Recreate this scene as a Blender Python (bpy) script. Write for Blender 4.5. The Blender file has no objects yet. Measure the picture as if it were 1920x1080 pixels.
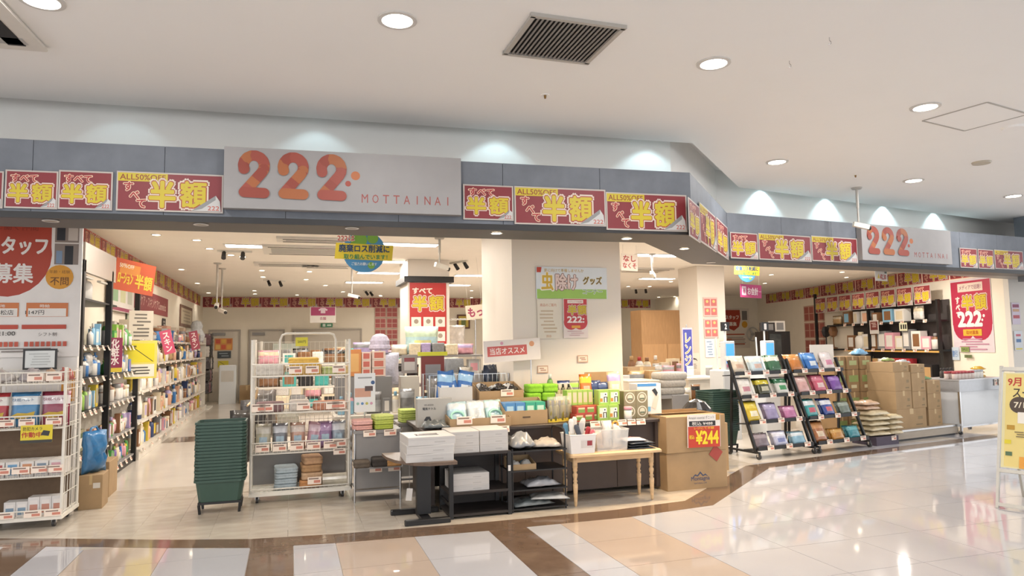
import bpy, math, random
from mathutils import Vector, Matrix, Euler
rnd = random.Random(7)
scene = bpy.context.scene
col = scene.collection
PI = math.pi

# ---------------------------------------------------------------- camera
F, YAW, PIT, ROL, EYE = 1310.0, .308, .0806, -.015, 1.5
_cy, _sy, _cp, _sp, _cr, _sr = math.cos(YAW), math.sin(YAW), math.cos(PIT), math.sin(PIT), math.cos(ROL), math.sin(ROL)
FW = Vector((_sy*_cp, _cy*_cp, _sp)); _rt = Vector((_cy, -_sy, 0)); _up = _rt.cross(FW)
RT = _rt*_cr + _up*_sr; UP = -_rt*_sr + _up*_cr
CAM = Vector((0, 0, EYE))
cd = bpy.data.cameras.new('camera'); cam = bpy.data.objects.new('camera', cd); col.objects.link(cam)
cd.sensor_fit = 'HORIZONTAL'; cd.sensor_width = 36.0; cd.lens = F/1920*36.0; cd.clip_start = .05; cd.clip_end = 200
cam.matrix_world = Matrix(((RT.x, UP.x, -FW.x, CAM.x), (RT.y, UP.y, -FW.y, CAM.y), (RT.z, UP.z, -FW.z, CAM.z), (0, 0, 0, 1)))
scene.camera = cam
# measured-survey helpers: where the sight line of a photo point meets a known plane of the place
def ray(x, y): return FW + RT*((x-960)/F) - UP*((y-540)/F)
def at_z(x, y, z=0.0): d = ray(x, y); return CAM + d*((z-EYE)/d.z)
def at_y(x, y, Y): d = ray(x, y); return CAM + d*(Y/d.y)
def at_x(x, y, X): d = ray(x, y); return CAM + d*(X/d.x)

# ---------------------------------------------------------------- world, exposure
w = bpy.data.worlds.new('world'); scene.world = w; w.use_nodes = True
bg = w.node_tree.nodes['Background']; bg.inputs[0].default_value = (.99, 1.0, 1.02, 1); bg.inputs[1].default_value = 1.22
vs = scene.view_settings; vs.view_transform = 'Standard'; vs.look = 'None'; vs.exposure = 0.6; vs.gamma = 1.0
vs.use_curve_mapping = False
cy = scene.cycles; cy.max_bounces = 6; cy.diffuse_bounces = 3; cy.glossy_bounces = 3; cy.transmission_bounces = 4; cy.transparent_max_bounces = 8
cy.caustics_reflective = False; cy.caustics_refractive = False; cy.sample_clamp_indirect = 6.0; cy.adaptive_threshold = .02
L_MALL, L_SHOP, L_SOFFIT, L_COVE = 13.0, 40.0, 175.0, 18.0     # watts of one lamp of each kind
SHOP_C, MALL_C, WARM_C, COVE_C = (1, .92, .82), (1, .98, .96), (1, .74, .45), (.60, .88, 1.0)

# ---------------------------------------------------------------- materials
def lin(h):
    if not isinstance(h, str): return tuple(h)
    h = h.lstrip('#'); o = []
    for i in (0, 2, 4):
        c = int(h[i:i+2], 16)/255; o.append(c/12.92 if c <= .04045 else ((c+.055)/1.055)**2.4)
    return tuple(o)
MATS = {}
def mat(name, c, rough=.5, metal=0.0, noise=0.0, nscale=20.0, bump=0.0, emit=0.0, trans=0.0, coat=0.0, alpha=1.0, spec=.5, stretch=None, c2=None):
    if name in MATS: return MATS[name]
    m = bpy.data.materials.new(name); m.use_nodes = True; MATS[name] = m
    nt = m.node_tree; b = nt.nodes['Principled BSDF']; c = lin(c)
    b.inputs['Base Color'].default_value = (*c, 1); b.inputs['Roughness'].default_value = rough
    b.inputs['Metallic'].default_value = metal; b.inputs['Specular IOR Level'].default_value = spec
    if coat: b.inputs['Coat Weight'].default_value = coat; b.inputs['Coat Roughness'].default_value = .12
    if trans: b.inputs['Transmission Weight'].default_value = trans
    if alpha < 1: b.inputs['Alpha'].default_value = alpha
    if emit:
        b.inputs['Emission Color'].default_value = (*c, 1); b.inputs['Emission Strength'].default_value = emit
    if noise or bump:
        tc = nt.nodes.new('ShaderNodeTexCoord'); mp = nt.nodes.new('ShaderNodeMapping'); n = nt.nodes.new('ShaderNodeTexNoise')
        n.inputs['Scale'].default_value = nscale; n.inputs['Detail'].default_value = 6
        if stretch: mp.inputs['Scale'].default_value = stretch
        nt.links.new(tc.outputs['Object'], mp.inputs[0]); nt.links.new(mp.outputs[0], n.inputs['Vector'])
        if noise:
            r = nt.nodes.new('ShaderNodeValToRGB'); d2 = lin(c2) if c2 else tuple(x*(1-noise) for x in c)
            r.color_ramp.elements[0].position = .3; r.color_ramp.elements[1].position = .7
            r.color_ramp.elements[0].color = (*d2, 1); r.color_ramp.elements[1].color = (*(c if c2 else tuple(min(1, x*(1+noise*.5)) for x in c)), 1)
            nt.links.new(n.outputs['Fac'], r.inputs[0]); nt.links.new(r.outputs[0], b.inputs['Base Color'])
        if bump:
            bp = nt.nodes.new('ShaderNodeBump'); bp.inputs['Strength'].default_value = bump; bp.inputs['Distance'].default_value = .01
            nt.links.new(n.outputs['Fac'], bp.inputs['Height']); nt.links.new(bp.outputs[0], b.inputs['Normal'])
    return m
def ink(h, rough=.45):
    return mat('ink_'+str(h), h, rough, noise=.04, nscale=6)
def gloss(h):                       # shiny film packaging
    return mat('film_'+str(h), h, .22, coat=.5, noise=.18, nscale=14, bump=.35)
def cloth(h):
    return mat('cloth_'+str(h), h, .9, noise=.16, nscale=40, bump=.4)
WHITE_PAINT = mat('white_paint', '#f7f4ee', .55, noise=.02, nscale=3, bump=.02)
CEIL_M = mat('ceiling_paint', '#fcfaf6', .8, noise=.015, nscale=2)
SHOPWALL = mat('shop_wall_paper', '#f0e6d4', .7, noise=.02, nscale=4, bump=.03)
CEIL_S = mat('shop_ceiling_board', '#f6efe4', .8, noise=.02, nscale=3)
COLUMN_M = mat('column_paint', '#e6dccf', .6, noise=.015, nscale=3)
CONC = mat('concrete_panel', '#7a7f87', .6, noise=.16, nscale=5, bump=.08, c2='#6c7179')
DARKTRIM = mat('dark_metal_trim', '#2b2a2b', .45, noise=.05, nscale=8)
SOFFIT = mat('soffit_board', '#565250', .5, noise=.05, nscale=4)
T_WHITE = mat('tile_white', '#b8b7bb', .05, noise=.025, nscale=2.5, spec=.5)
T_BEIGE = mat('tile_beige', '#b9a89a', .06, noise=.03, nscale=2.5)
T_BROWN = mat('tile_brown', '#776252', .08, noise=.14, nscale=9, c2='#6a5647')
T_SHOP = mat('tile_marble', '#ccc2b4', .16, noise=.14, nscale=4, c2='#b9aea0', stretch=(1, 2.2, 1))
GROUT = mat('grout', '#b7aea4', .8, noise=.05)
BLACK = mat('black_metal', '#1d1c1d', .42, noise=.1, nscale=12)
BLACKBOARD = mat('dark_wood_board', '#2e2724', .5, noise=.2, nscale=10, stretch=(1, 1, 8))
CHROME = mat('chrome', '#c9c9c9', .2, metal=1, noise=.03)
WIREW = mat('white_wire', '#e6e1d6', .4, noise=.03)
CARD = mat('cardboard', '#a98d69', .8, noise=.08, nscale=7, bump=.05)
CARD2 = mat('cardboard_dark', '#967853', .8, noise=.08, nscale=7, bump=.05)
PINE = mat('pine_wood', '#d8b78c', .45, noise=.18, nscale=6, stretch=(1, 6, 6))
LENS = mat('lamp_lens', '#fffaf0', .4, emit=14)
LENS_OFF = mat('dim_lamp_lens', '#8f8578', .3, noise=.02)
LENS_W = mat('warm_lamp_lens', '#fff0d6', .4, emit=12)
PANEL_L = mat('lamp_panel', '#fbfaff', .4, emit=7)
GREYM = mat('grey_panel', '#8d8a88', .45, noise=.04, nscale=8)
FILMCLEAR = mat('clear_film', '#f2f2f2', .12, alpha=.22, noise=.1, nscale=20, bump=.6)
TAGP = ink('#f1d9c6')

# ---------------------------------------------------------------- mesh building
class MB:
    def __init__(s): s.v, s.f, s.m = [], [], []
    def add(s, vs, fs, m=0):
        k = len(s.v); s.v += [tuple(v) for v in vs]; s.f += [tuple(i+k for i in f) for f in fs]; s.m += [m]*len(fs); return s
    def box(s, x0, x1, y0, y1, z0, z1, m=0):
        return s.add([(x0, y0, z0), (x1, y0, z0), (x1, y1, z0), (x0, y1, z0), (x0, y0, z1), (x1, y0, z1), (x1, y1, z1), (x0, y1, z1)],
                     [(0, 3, 2, 1), (4, 5, 6, 7), (0, 1, 5, 4), (1, 2, 6, 5), (2, 3, 7, 6), (3, 0, 4, 7)], m)
    def obox(s, c, size, rot=(0, 0, 0), m=0):
        M = Euler(rot).to_matrix(); a, b, d = (q/2 for q in size); c = Vector(c)
        pts = [c + M @ Vector(p) for p in ((-a, -b, -d), (a, -b, -d), (a, b, -d), (-a, b, -d), (-a, -b, d), (a, -b, d), (a, b, d), (-a, b, d))]
        return s.add(pts, [(0, 3, 2, 1), (4, 5, 6, 7), (0, 1, 5, 4), (1, 2, 6, 5), (2, 3, 7, 6), (3, 0, 4, 7)], m)
    def cbox(s, x0, x1, y0, y1, z0, z1, b, m=0):    # box with chamfered vertical edges and top rim
        p = [(x0+b, y0), (x1-b, y0), (x1, y0+b), (x1, y1-b), (x1-b, y1), (x0+b, y1), (x0, y1-b), (x0, y0+b)]
        cx, cy = (x0+x1)/2, (y0+y1)/2; q = [(cx+(x-cx)*(1-2*b/(x1-x0)), cy+(y-cy)*(1-2*b/(y1-y0))) for x, y in p]
        vs = [(*a, z0) for a in p]+[(*a, z1-b) for a in p]+[(*a, z1) for a in q]
        fs = [tuple(range(7, -1, -1)), tuple(range(16, 24))]
        for r in (0, 8): fs += [(r+i, r+(i+1) % 8, r+8+(i+1) % 8, r+8+i) for i in range(8)]
        return s.add(vs, fs, m)
    def prism(s, poly, z0, z1, m=0):
        n = len(poly); a = sum(poly[i][0]*poly[(i+1) % n][1]-poly[(i+1) % n][0]*poly[i][1] for i in range(n))
        if a < 0: poly = poly[::-1]
        return s.add([(*p, z0) for p in poly]+[(*p, z1) for p in poly],
                     [tuple(range(n-1, -1, -1)), tuple(range(n, 2*n))]+[(i, (i+1) % n, n+(i+1) % n, n+i) for i in range(n)], m)
    def cyl(s, p0, p1, r0, r1=None, n=10, m=0):
        p0, p1 = Vector(p0), Vector(p1); r1 = r0 if r1 is None else r1; d = (p1-p0).normalized()
        a = d.orthogonal().normalized(); b = d.cross(a); vs = []
        for p, r in ((p0, r0), (p1, r1)):
            vs += [p+(a*math.cos(2*PI*i/n)+b*math.sin(2*PI*i/n))*r for i in range(n)]
        return s.add(vs, [tuple(range(n-1, -1, -1)), tuple(range(n, 2*n))]+[(i, (i+1) % n, n+(i+1) % n, n+i) for i in range(n)], m)
    def lathe(s, prof, c=(0, 0, 0), n=12, m=0, sx=1.0, sy=1.0):
        vs = []; fs = []; k = len(prof)
        for r, z in prof: vs += [(c[0]+r*sx*math.cos(2*PI*i/n), c[1]+r*sy*math.sin(2*PI*i/n), c[2]+z) for i in range(n)]
        for j in range(k-1): fs += [(j*n+i, j*n+(i+1) % n, (j+1)*n+(i+1) % n, (j+1)*n+i) for i in range(n)]
        fs += [tuple(range(n-1, -1, -1)), tuple((k-1)*n+i for i in range(n))]
        return s.add(vs, fs, m)
    def tube(s, pts, r, n=5, m=0, closed=False):
        pts = [Vector(p) for p in pts]; k = len(pts); vs = []; fs = []; prev = None
        for i, p in enumerate(pts):
            d = (pts[(i+1) % k]-pts[i-1]) if closed else (pts[min(i+1, k-1)]-pts[max(i-1, 0)])
            d.normalize(); a = d.orthogonal() if prev is None else prev - d*prev.dot(d)
            a.normalize(); prev = a; b = d.cross(a)
            vs += [p+(a*math.cos(2*PI*j/n)+b*math.sin(2*PI*j/n))*r for j in range(n)]
        for i in range(k if closed else k-1):
            q = (i+1) % k; fs += [(i*n+j, i*n+(j+1) % n, q*n+(j+1) % n, q*n+j) for j in range(n)]
        if not closed: fs += [tuple(range(n-1, -1, -1)), tuple((k-1)*n+j for j in range(n))]
        return s.add(vs, fs, m)
    def wire(s, a, b, r=.003, m=0): return s.cyl(a, b, r, r, 4, m)
    def pillow(s, w, h, d, c=(0, 0, 0), nx=8, ny=8, seed=0, crumple=.15, edge=.12, m=0, lying=False):
        # a filled bag: w wide, h tall, d thick; standing it faces -Y, lying it rests on its back
        R = random.Random(seed); vs = []; idx = {}
        for side in (0, 1):
            for j in range(ny+1):
                for i in range(nx+1):
                    u, t = i/nx*2-1, j/ny*2-1
                    rim = i in (0, nx) or j in (0, ny)
                    if side and rim: idx[1, i, j] = idx[0, i, j]; continue
                    k = max(0, (1-abs(u)**2.6))**.55*max(0, (1-abs(t)**2.6))**.55
                    y = 0 if rim else d/2*(k*(1-edge)+edge*.3)*(1+R.uniform(-crumple, crumple)*1.6)
                    x = u*w/2*(1-.06*(1-abs(t))*abs(u)) + R.uniform(-1, 1)*crumple*w*.03; z = t*h/2 + R.uniform(-1, 1)*crumple*h*.03
                    if side: y = -y
                    p = (x, y, z) if not lying else (x, z, y if y > 0 else y*.3)
                    idx[side, i, j] = len(vs); vs.append(p)
        zmin = min(v[2] for v in vs); vs = [(v[0]+c[0], v[1]+c[1], v[2]-zmin+c[2]) for v in vs]; fs = []
        for side in (0, 1):
            for j in range(ny):
                for i in range(nx):
                    q = (idx[side, i, j], idx[side, i+1, j], idx[side, i+1, j+1], idx[side, i, j+1])
                    fs.append(q[::-1] if side == 0 else q)
        if lying: fs = [f[::-1] for f in fs]
        return s.add(vs, fs, m)
    def mesh(s, name):
        me = bpy.data.meshes.new(name); me.from_pydata(s.v, [], s.f); me.polygons.foreach_set('material_index', s.m); me.update(); return me
    def build(s, name, mats, parent=None, loc=(0, 0, 0), rotz=0.0, smooth=False, kind=None):
        me = s.mesh(name)
        for q in (mats if isinstance(mats, (list, tuple)) else [mats]): me.materials.append(q)
        if smooth: me.polygons.foreach_set('use_smooth', [True]*len(me.polygons))
        return link(name, me, parent, loc, rotz, kind)
def link(name, me, parent=None, loc=(0, 0, 0), rotz=0.0, kind=None):
    o = bpy.data.objects.new(name, me); col.objects.link(o); o.location = loc
    o.rotation_euler = rotz if isinstance(rotz, (tuple, Euler)) else (0, 0, rotz)
    if parent is not None: o.parent = parent
    if kind: o['kind'] = kind
    return o
LABELS = {}
def tag(o, label, cat, group=None):
    o['label'] = label; o['category'] = cat; LABELS[label] = LABELS.get(label, 0)+1
    if group: o['group'] = group
    return o
def thing(name, label, cat, loc=(0, 0, 0), rotz=0.0, group=None):
    return tag(link(name, None, None, loc, rotz), label, cat, group)
def struct(o): o['kind'] = 'structure'; return o
def sroot(name, loc=(0, 0, 0), rotz=0.0): return struct(link(name, None, None, loc, rotz))
def copy_tree(o, parent=None):
    c = o.copy(); col.objects.link(c); c.parent = parent
    for ch in o.children: copy_tree(ch, c)
    return c
ORD = ['first', 'second', 'third', 'fourth', 'fifth', 'sixth', 'seventh', 'eighth', 'ninth', 'tenth', 'eleventh', 'twelfth', 'thirteenth',
       'fourteenth', 'fifteenth', 'sixteenth', 'seventeenth', 'eighteenth', 'nineteenth', 'twentieth']
def ordw(i):
    if i < 20: return ORD[i]
    t, u = divmod(i+1, 10); T = ['', '', 'twenty', 'thirty', 'forty', 'fifty', 'sixty', 'seventy', 'eighty', 'ninety'][t]
    return T+'-'+ORD[u-1] if u else {'twenty': 'twentieth'}.get(T, T[:-1]+'ieth')

# ---------------------------------------------------------------- lettering and printed panels
TXT = {}; TXS = bpy.data.scenes.new('lettering_workbench')      # removed at the end
def text_geo(body, bold=0.0, res=2):
    k = (body, bold, res)
    if k in TXT: return TXT[k]
    cu = bpy.data.curves.new('t', 'FONT'); cu.body = body; cu.size = 1; cu.offset = bold; cu.resolution_u = res; cu.space_line = .92
    cu.align_x = 'CENTER'
    o = bpy.data.objects.new('t', cu); TXS.collection.objects.link(o); vl = TXS.view_layers[0]; vl.update()
    me = bpy.data.meshes.new_from_object(o.evaluated_get(vl.depsgraph))
    vs = [(v.co.x, v.co.y) for v in me.vertices]; fs = [tuple(p.vertices) for p in me.polygons]
    bpy.data.objects.remove(o); bpy.data.curves.remove(cu); bpy.data.meshes.remove(me)
    if not vs: TXT[k] = ([], [], 1, 1); return TXT[k]
    x0, x1 = min(v[0] for v in vs), max(v[0] for v in vs); y0, y1 = min(v[1] for v in vs), max(v[1] for v in vs)
    cx, cy = (x0+x1)/2, (y0+y1)/2
    TXT[k] = ([(a-cx, b-cy) for a, b in vs], fs, max(x1-x0, 1e-3), max(y1-y0, 1e-3)); return TXT[k]
PRINTS = {}
def print_geo(els, y0, only=None):
    # returns two builders: flat print shapes and lettering, each with its own list of materials
    out = []
    pr, le = MB(), MB(); pm, lm = [], []
    def mi(lst, c):
        q = ink(c)
        if q not in lst: lst.append(q)
        return lst.index(q)
    for i, e in enumerate(els):
        y = y0-.0004*(i+1)
        if only is not None and not (e[0] == 't' and e[1] == only): continue
        if e[0] == 'r':
            _, x, z, ww, hh, c = e
            pr.add([(x-ww/2, y, z-hh/2), (x+ww/2, y, z-hh/2), (x+ww/2, y, z+hh/2), (x-ww/2, y, z+hh/2)], [(0, 1, 2, 3)], mi(pm, c))
        elif e[0] == 'p':
            pr.add([(a, y, b) for a, b in e[1]], [tuple(range(len(e[1])))], mi(pm, e[2]))
        elif e[0] == 'c':
            _, x, z, r, c = e; n = 20
            pr.add([(x+r*math.cos(2*PI*k/n), y, z+r*math.sin(2*PI*k/n)) for k in range(n)], [tuple(range(n))], mi(pm, c))
        elif e[0] == 't':
            _, body, x, z, ww, hh, c = e[:7]; bold = e[7] if len(e) > 7 else 0; rot = e[8] if len(e) > 8 else 0
            vs, fs, tw, th = text_geo(body); ca, sa = math.cos(rot), math.sin(rot); k1, k2 = ww/tw, hh/th
            nb = 8 if bold > .02 else 4 if bold > 0 else 0; rb = bold*(k1*k2)**.5
            for j in range(nb+1):
                ox, oz = (0, 0) if j == nb else (rb*math.cos(2*PI*(j+.5)/nb), rb*math.sin(2*PI*(j+.5)/nb))
                le.add([(x+ox+a*k1*ca-b*k2*sa, y-.00003*j, z+oz+a*k1*sa+b*k2*ca) for a, b in vs], fs, mi(lm, c))
    return pr, pm, le, lm
def panel(name, label, cat, loc, rotz, w, h, base, els, t=.012, group=None, tilt=0.0, key=None, roll=0.0):
    # a flat printed board, w by h, centred on loc, facing its own -Y
    r = thing(name, label, cat, loc, (tilt, roll, rotz) if not isinstance(rotz, tuple) else rotz, group)
    panel_parts(r, w, h, base, els, t, key); return r
def panel_parts(r, w, h, base, els, t=.012, key=None, at=(0, 0, 0), bname='board'):
    if key is None or key not in PRINTS:
        b = MB().box(-w/2, w/2, -t/2, t/2, -h/2, h/2).mesh('board'); b.materials.append(ink(base))
        pr, pm, le, lm = print_geo(els, -t/2); ms = [(bname, b)]
        groups = [('print', pr, pm), ('lettering', le, lm)]
        if key is None and le.f:      # each line of writing is a part of its own
            groups = [('print', pr, pm)]
            for body in dict.fromkeys(e[1] for e in els if e[0] == 't'):
                g = print_geo(els, -t/2, body); groups.append(('lettering', g[2], g[3]))
        for nm, q, ml in groups:
            if q.f:
                me = q.mesh(nm)
                for z in ml: me.materials.append(z)
                ms.append((nm, me))
        if key is not None: PRINTS[key] = ms
    else: ms = PRINTS[key]
    for nm, me in ms: link(nm, me, r, at)
def scribble(x, z, ww, hh, n, c, seed=0, fill=.8):    # rows of small unreadable print
    R = random.Random(seed); o = []
    for i in range(n):
        zz = z+hh/2-(i+.5)*hh/n; f = R.uniform(fill-.25, fill)
        o.append(('r', x-ww*(1-f)/2*R.uniform(-1, 1), zz, ww*f, hh/n*.45, c))
    return o
# ================================================================ the setting
Z_SHOP, Z_SOF, Z_FAS, Z_LIP, Z_REC = 3.0, 2.5, 3.1, 3.5, 3.8
FAS = [(-4.6, 6.20), (3.60, 5.70), (5.18, 7.40), (11.45, 8.17)]          # front line of the fascia
SOFB = [(-4.6, 6.62), (3.40, 6.26), (4.95, 7.86), (11.75, 8.55)]         # back line of its underside
LIP = [(-4.6, 6.44), (3.86, 6.04), (5.56, 7.66), (14.5, 9.42)]           # edge of the mall ceiling
COVW = [(-4.6, 6.74), (3.78, 6.34), (5.44, 7.98), (14.5, 9.80)]          # white wall above the fascia
# --- floors
fl = sroot('floor'); base = MB().box(-9, 17, -7, 9.8, -.06, -.004).build('screed', GROUT, fl)
XB = [-2.09]; pat = []
W0 = [(.31, 'n'), (.31, 'w'), (.60, 'b'), (.60, 'w')]
x = -2.09
for k in range(2):
    for ww, c in W0: pat.append((x, x+ww, c)); x += ww
pat += [(x, x+.32, 'n'), (x+.32, x+.62, 'w'), (x+.62, x+1.28, 'b')]; x += 1.28
while x < 14: pat.append((x, x+.62, 'w')); x += .62
x = -2.09; k = 3
while x > -7.4:
    ww, c = W0[k % 4]; pat.append((x-ww, x, c)); x -= ww; k -= 1
TILEM = {'w': T_WHITE, 'b': T_BEIGE, 'n': T_BROWN}; TM = {}
g = .0022
near = [(-4.6, 7.2), (-2.6, 6.66), (-1.77, 6.36), (-.87, 5.98), (-.28, 5.76), (.35, 5.66), (1.54, 5.585), (2.8, 5.58), (3.72, 5.70), (5.42, 7.10), (9.7, 7.86), (11.4, 8.2)]
far = [(-4.6, 7.45), (-2.6, 6.92), (-1.77, 6.60), (-.87, 6.22), (-.28, 6.02), (.35, 5.93), (1.54, 5.86), (2.8, 5.86), (3.58, 5.95), (5.25, 7.32), (9.6, 8.06), (11.4, 8.42)]
def online(pl, x):
    for (a, b), (c, d) in zip(pl, pl[1:]):
        if a <= x <= c: return b+(d-b)*(x-a)/(c-a)
    return 9
for x0, x1, c in pat:
    cx = (x0+x1)/2; y = 5.60+.61*6
    while y > 1.1:
        if y-.61 < max(online(near, x0), online(near, x1)) and abs(cx) < 9.5:
            kk = (round(x1-x0, 3), c)
            if kk not in TM:
                ww = (x1-x0)/2-g; me = MB().box(-ww, ww, -.305+g, .305-g, -.012, 0).mesh('tile'); me.materials.append(TILEM[c]); TM[kk] = me
            link('tile', TM[kk], fl, (cx, y-.305, 0))
        y -= .61
big = MB().box(-9, 17, -7, y-.003, -.02, 0)
if True: big.build('tile_field', T_WHITE, fl, kind='stuff')
MB().box(9.5, 17, 1.2, 9.6, -.02, -.0005).build('tile_field', T_WHITE, fl, kind='stuff')
# --- brown border stripe along the shop edge
st = MB()
for i in range(len(near)-1): st.prism([near[i], near[i+1], far[i+1], far[i]], -.012, .0012)
struct(st.build('trim_1', T_BROWN))
# --- shop floor: small marble tiles near the front, plain field with brown bands further in
sf = sroot('floor_shop')
MB().prism([far[0], *far[1:], (11.4, 9.0), (13.5, 9.4), (16, 22.2), (-4.6, 22.2)], -.05, -.003).build('screed', GROUT, sf)
s_me = MB().box(-.149, .149, -.149, .149, -.012, 0).mesh('tile'); s_me.materials.append(T_SHOP)
for i in range(-8, 18):
    for j in range(0, 9):
        xx, yy = i*.3+.15, 5.85+j*.3+.15
        if yy+.15 < online(far, xx): continue
        if .55 < xx < 4.0 and yy > 7.1: continue
        link('tile', s_me, sf, (xx, yy, .0006))
MB().prism([(-2.6, 8.5), (4.2, 8.5), (4.2, 7.2), (5.0, 7.25), (11.4, 8.5), (13.2, 9.6), (15.4, 21.9), (-2.6, 21.9)], -.02, -.001).build('tile_field', mat('tile_shop_field', '#d5cbbf', .16, noise=.06, nscale=2), sf, kind='stuff')
b = MB(); b.box(-2.1, 4, 12.6, 13.3, -.01, .0006); b.box(-1.35, .2, 13.3, 16.2, -.01, .0006); b.build('tile_band', T_BROWN, sf)
MB().box(-2.4, -2.02, 8.4, 9.6, -.01, .0006).build('tile_band', T_BROWN, sf)

# --- fascia: concrete panels over a dark trim, with the underside board behind it
def lerp(a, b, t): return (a[0]+(b[0]-a[0])*t, a[1]+(b[1]-a[1])*t)
fas = sroot('wall_fascia')
for s in range(3):
    a, b = FAS[s], FAS[s+1]; L = math.hypot(b[0]-a[0], b[1]-a[1]); ang = math.atan2(b[1]-a[1], b[0]-a[0])
    n = [9, 2, 7][s]; wd = L/n
    for i in range(n):
        m = lerp(a, b, (i+.5)/n)
        MB().box(-wd/2+.002, wd/2-.002, 0, .03, 0, Z_FAS-Z_SOF-.05).build('panel', CONC, fas, (*m, Z_SOF+.05), ang)
core = MB()
for s in range(3):
    core.prism([FAS[s], FAS[s+1], COVW[s+1], COVW[s]], Z_SOF+.06, Z_FAS-.004)
o = core.build('core', GREYM, fas)
for v in o.data.vertices: v.co.y += .02
tr = MB()
for s in range(3):
    a, b = FAS[s], FAS[s+1]; L = math.hypot(b[0]-a[0], b[1]-a[1]); nx, ny = (b[1]-a[1])/L*.012, -(b[0]-a[0])/L*.012
    tr.prism([(a[0]+nx, a[1]+ny), (b[0]+nx, b[1]+ny), (b[0]-nx*2, b[1]-ny*2), (a[0]-nx*2, a[1]-ny*2)], Z_SOF, Z_SOF+.05)
struct(tr.build('trim_2', DARKTRIM))
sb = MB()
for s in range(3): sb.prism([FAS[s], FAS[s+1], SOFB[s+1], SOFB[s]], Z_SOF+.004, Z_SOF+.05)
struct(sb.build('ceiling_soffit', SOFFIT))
bb = MB()
for s in range(3):
    a, b = SOFB[s], SOFB[s+1]; bb.prism([a, b, (b[0], b[1]-.05), (a[0], a[1]-.05)], Z_SOF+.05, Z_SHOP+.05)
struct(bb.build('wall_bulkhead', CEIL_S))
# --- cove wall, mall ceiling, recess
cw = MB()
for s in range(3):
    a, b = COVW[s], COVW[s+1]; cw.prism([a, b, (b[0], b[1]+.08), (a[0], a[1]+.08)], Z_SHOP+.05, Z_REC)
struct(cw.build('wall_cove', WHITE_PAINT))
mc = MB().prism([(-9, -7), (17, -7), (17, 9.9), LIP[3], LIP[2], LIP[1], LIP[0], (-9, 6.6)], Z_LIP, Z_LIP+.04)
for s in range(3):
    a, b = LIP[s], LIP[s+1]; mc.prism([a, b, (b[0], b[1]-.03), (a[0], a[1]-.03)], Z_LIP+.04, Z_REC)
struct(mc.build('ceiling', CEIL_M))
rc = MB().prism([(-4.6, 5.9), (4.4, 5.9), (6, 7.3), (15, 9.3), (15, 10.1), (5, 8.6), (3.6, 7), (-4.6, 7)], Z_REC, Z_REC+.04)
struct(rc.build('ceiling_recess', CEIL_M))
# --- shop ceiling and walls
struct(MB().prism([(-4.6, 6.57), *[(p[0], p[1]-.02) for p in SOFB[1:]], (14, 9), (16.5, 22.3), (-4.6, 22.3)], Z_SHOP, Z_SHOP+.05).build('ceiling_shop', CEIL_S))
RW0, RW1 = Vector((12.70, 9.59, 0)), Vector((14.86, 19.73, 0))         # the right side wall
RWA = math.atan2(RW1.y-RW0.y, RW1.x-RW0.x)                              # its direction
def rwall(t, z, off=0.0):    # a point on the right wall, t metres along it from the front corner, off metres into the shop
    d = (RW1-RW0).normalized(); n = Vector((-d.y, d.x, 0)); p = RW0+d*t+n*off; return Vector((p.x, p.y, z))
def rw_px(px, py, off=0.0):  # where a photo point lies along it
    d = ray(px, py); e = (RW1-RW0).normalized(); n = Vector((-e.y, e.x, 0)); q = (n.dot(RW0-CAM)+off)/n.dot(d); p = CAM+d*q
    return (p-RW0).dot(e), p.z
e = (RW1-RW0).normalized(); n = Vector((-e.y, e.x, 0))
struct(MB().prism([RW0.xy, RW1.xy, (RW1-n*.1).xy, (RW0-n*.1).xy], 0, Z_SHOP).build('wall_right', SHOPWALL))
struct(MB().box(-2.5, -2.4, 7.66, 21.9, 0, Z_SHOP).build('wall_left', SHOPWALL))
struct(MB().box(-2.5, 12.2, 21.8, 21.95, 0, Z_SHOP).build('wall_back', SHOPWALL))
struct(MB().box(13.2, 15.0, 19.73, 19.85, 0, Z_SHOP).build('wall_back', SHOPWALL))
struct(MB().box(12.2, 13.3, 19.73, 21.9, 0, Z_SHOP).build('wall_return', SHOPWALL))
struct(MB().box(12.66, 15.5, 9.50, 9.60, 0, Z_SHOP).build('wall_front', mat('wall_front_paint', '#ded9d0', .6, noise=.02, nscale=3)))
struct(MB().box(11.62, 15.5, 8.3, 8.55, 2.42, Z_REC).build('wall_corner', CONC))
# --- column in the middle of the shop front, and the pillars behind
struct(MB().box(2.42, 3.79, 7.6, 8.92, 0, Z_SHOP).build('wall_column', COLUMN_M))
# ================================================================ lamps
def lamp(kind, loc, power, color, size, spot=None, blend=.6, parent=None, rot=(0, 0, 0)):
    ld = bpy.data.lights.new(kind, 'SPOT' if spot else 'AREA'); ld.energy = power; ld.color = color
    if spot: ld.spot_size = spot; ld.spot_blend = blend; ld.shadow_soft_size = size
    else: ld.shape = 'DISK'; ld.size = size
    o = bpy.data.objects.new(kind, ld); col.objects.link(o); o.location = loc; o.rotation_euler = rot
    if parent: o.parent = parent
    return o
DLR = MB().lathe([(.105, 0), (.105, -.008), (.082, -.010), (.078, .0)], n=24).mesh('trim_ring'); DLR.materials.append(mat('lamp_ring', '#d8d4ce', .35, noise=.02))
DLL = MB().lathe([(.079, -.002), (.079, -.006), (.001, -.007)], n=24).mesh('lens'); DLL.materials.append(LENS)
DLO = MB().lathe([(.079, -.002), (.079, -.006), (.001, -.007)], n=24).mesh('lens'); DLO.materials.append(LENS_OFF)
DLW = MB().lathe([(.079, -.002), (.079, -.006), (.001, -.007)], n=24).mesh('lens'); DLW.materials.append(LENS_W)
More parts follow.
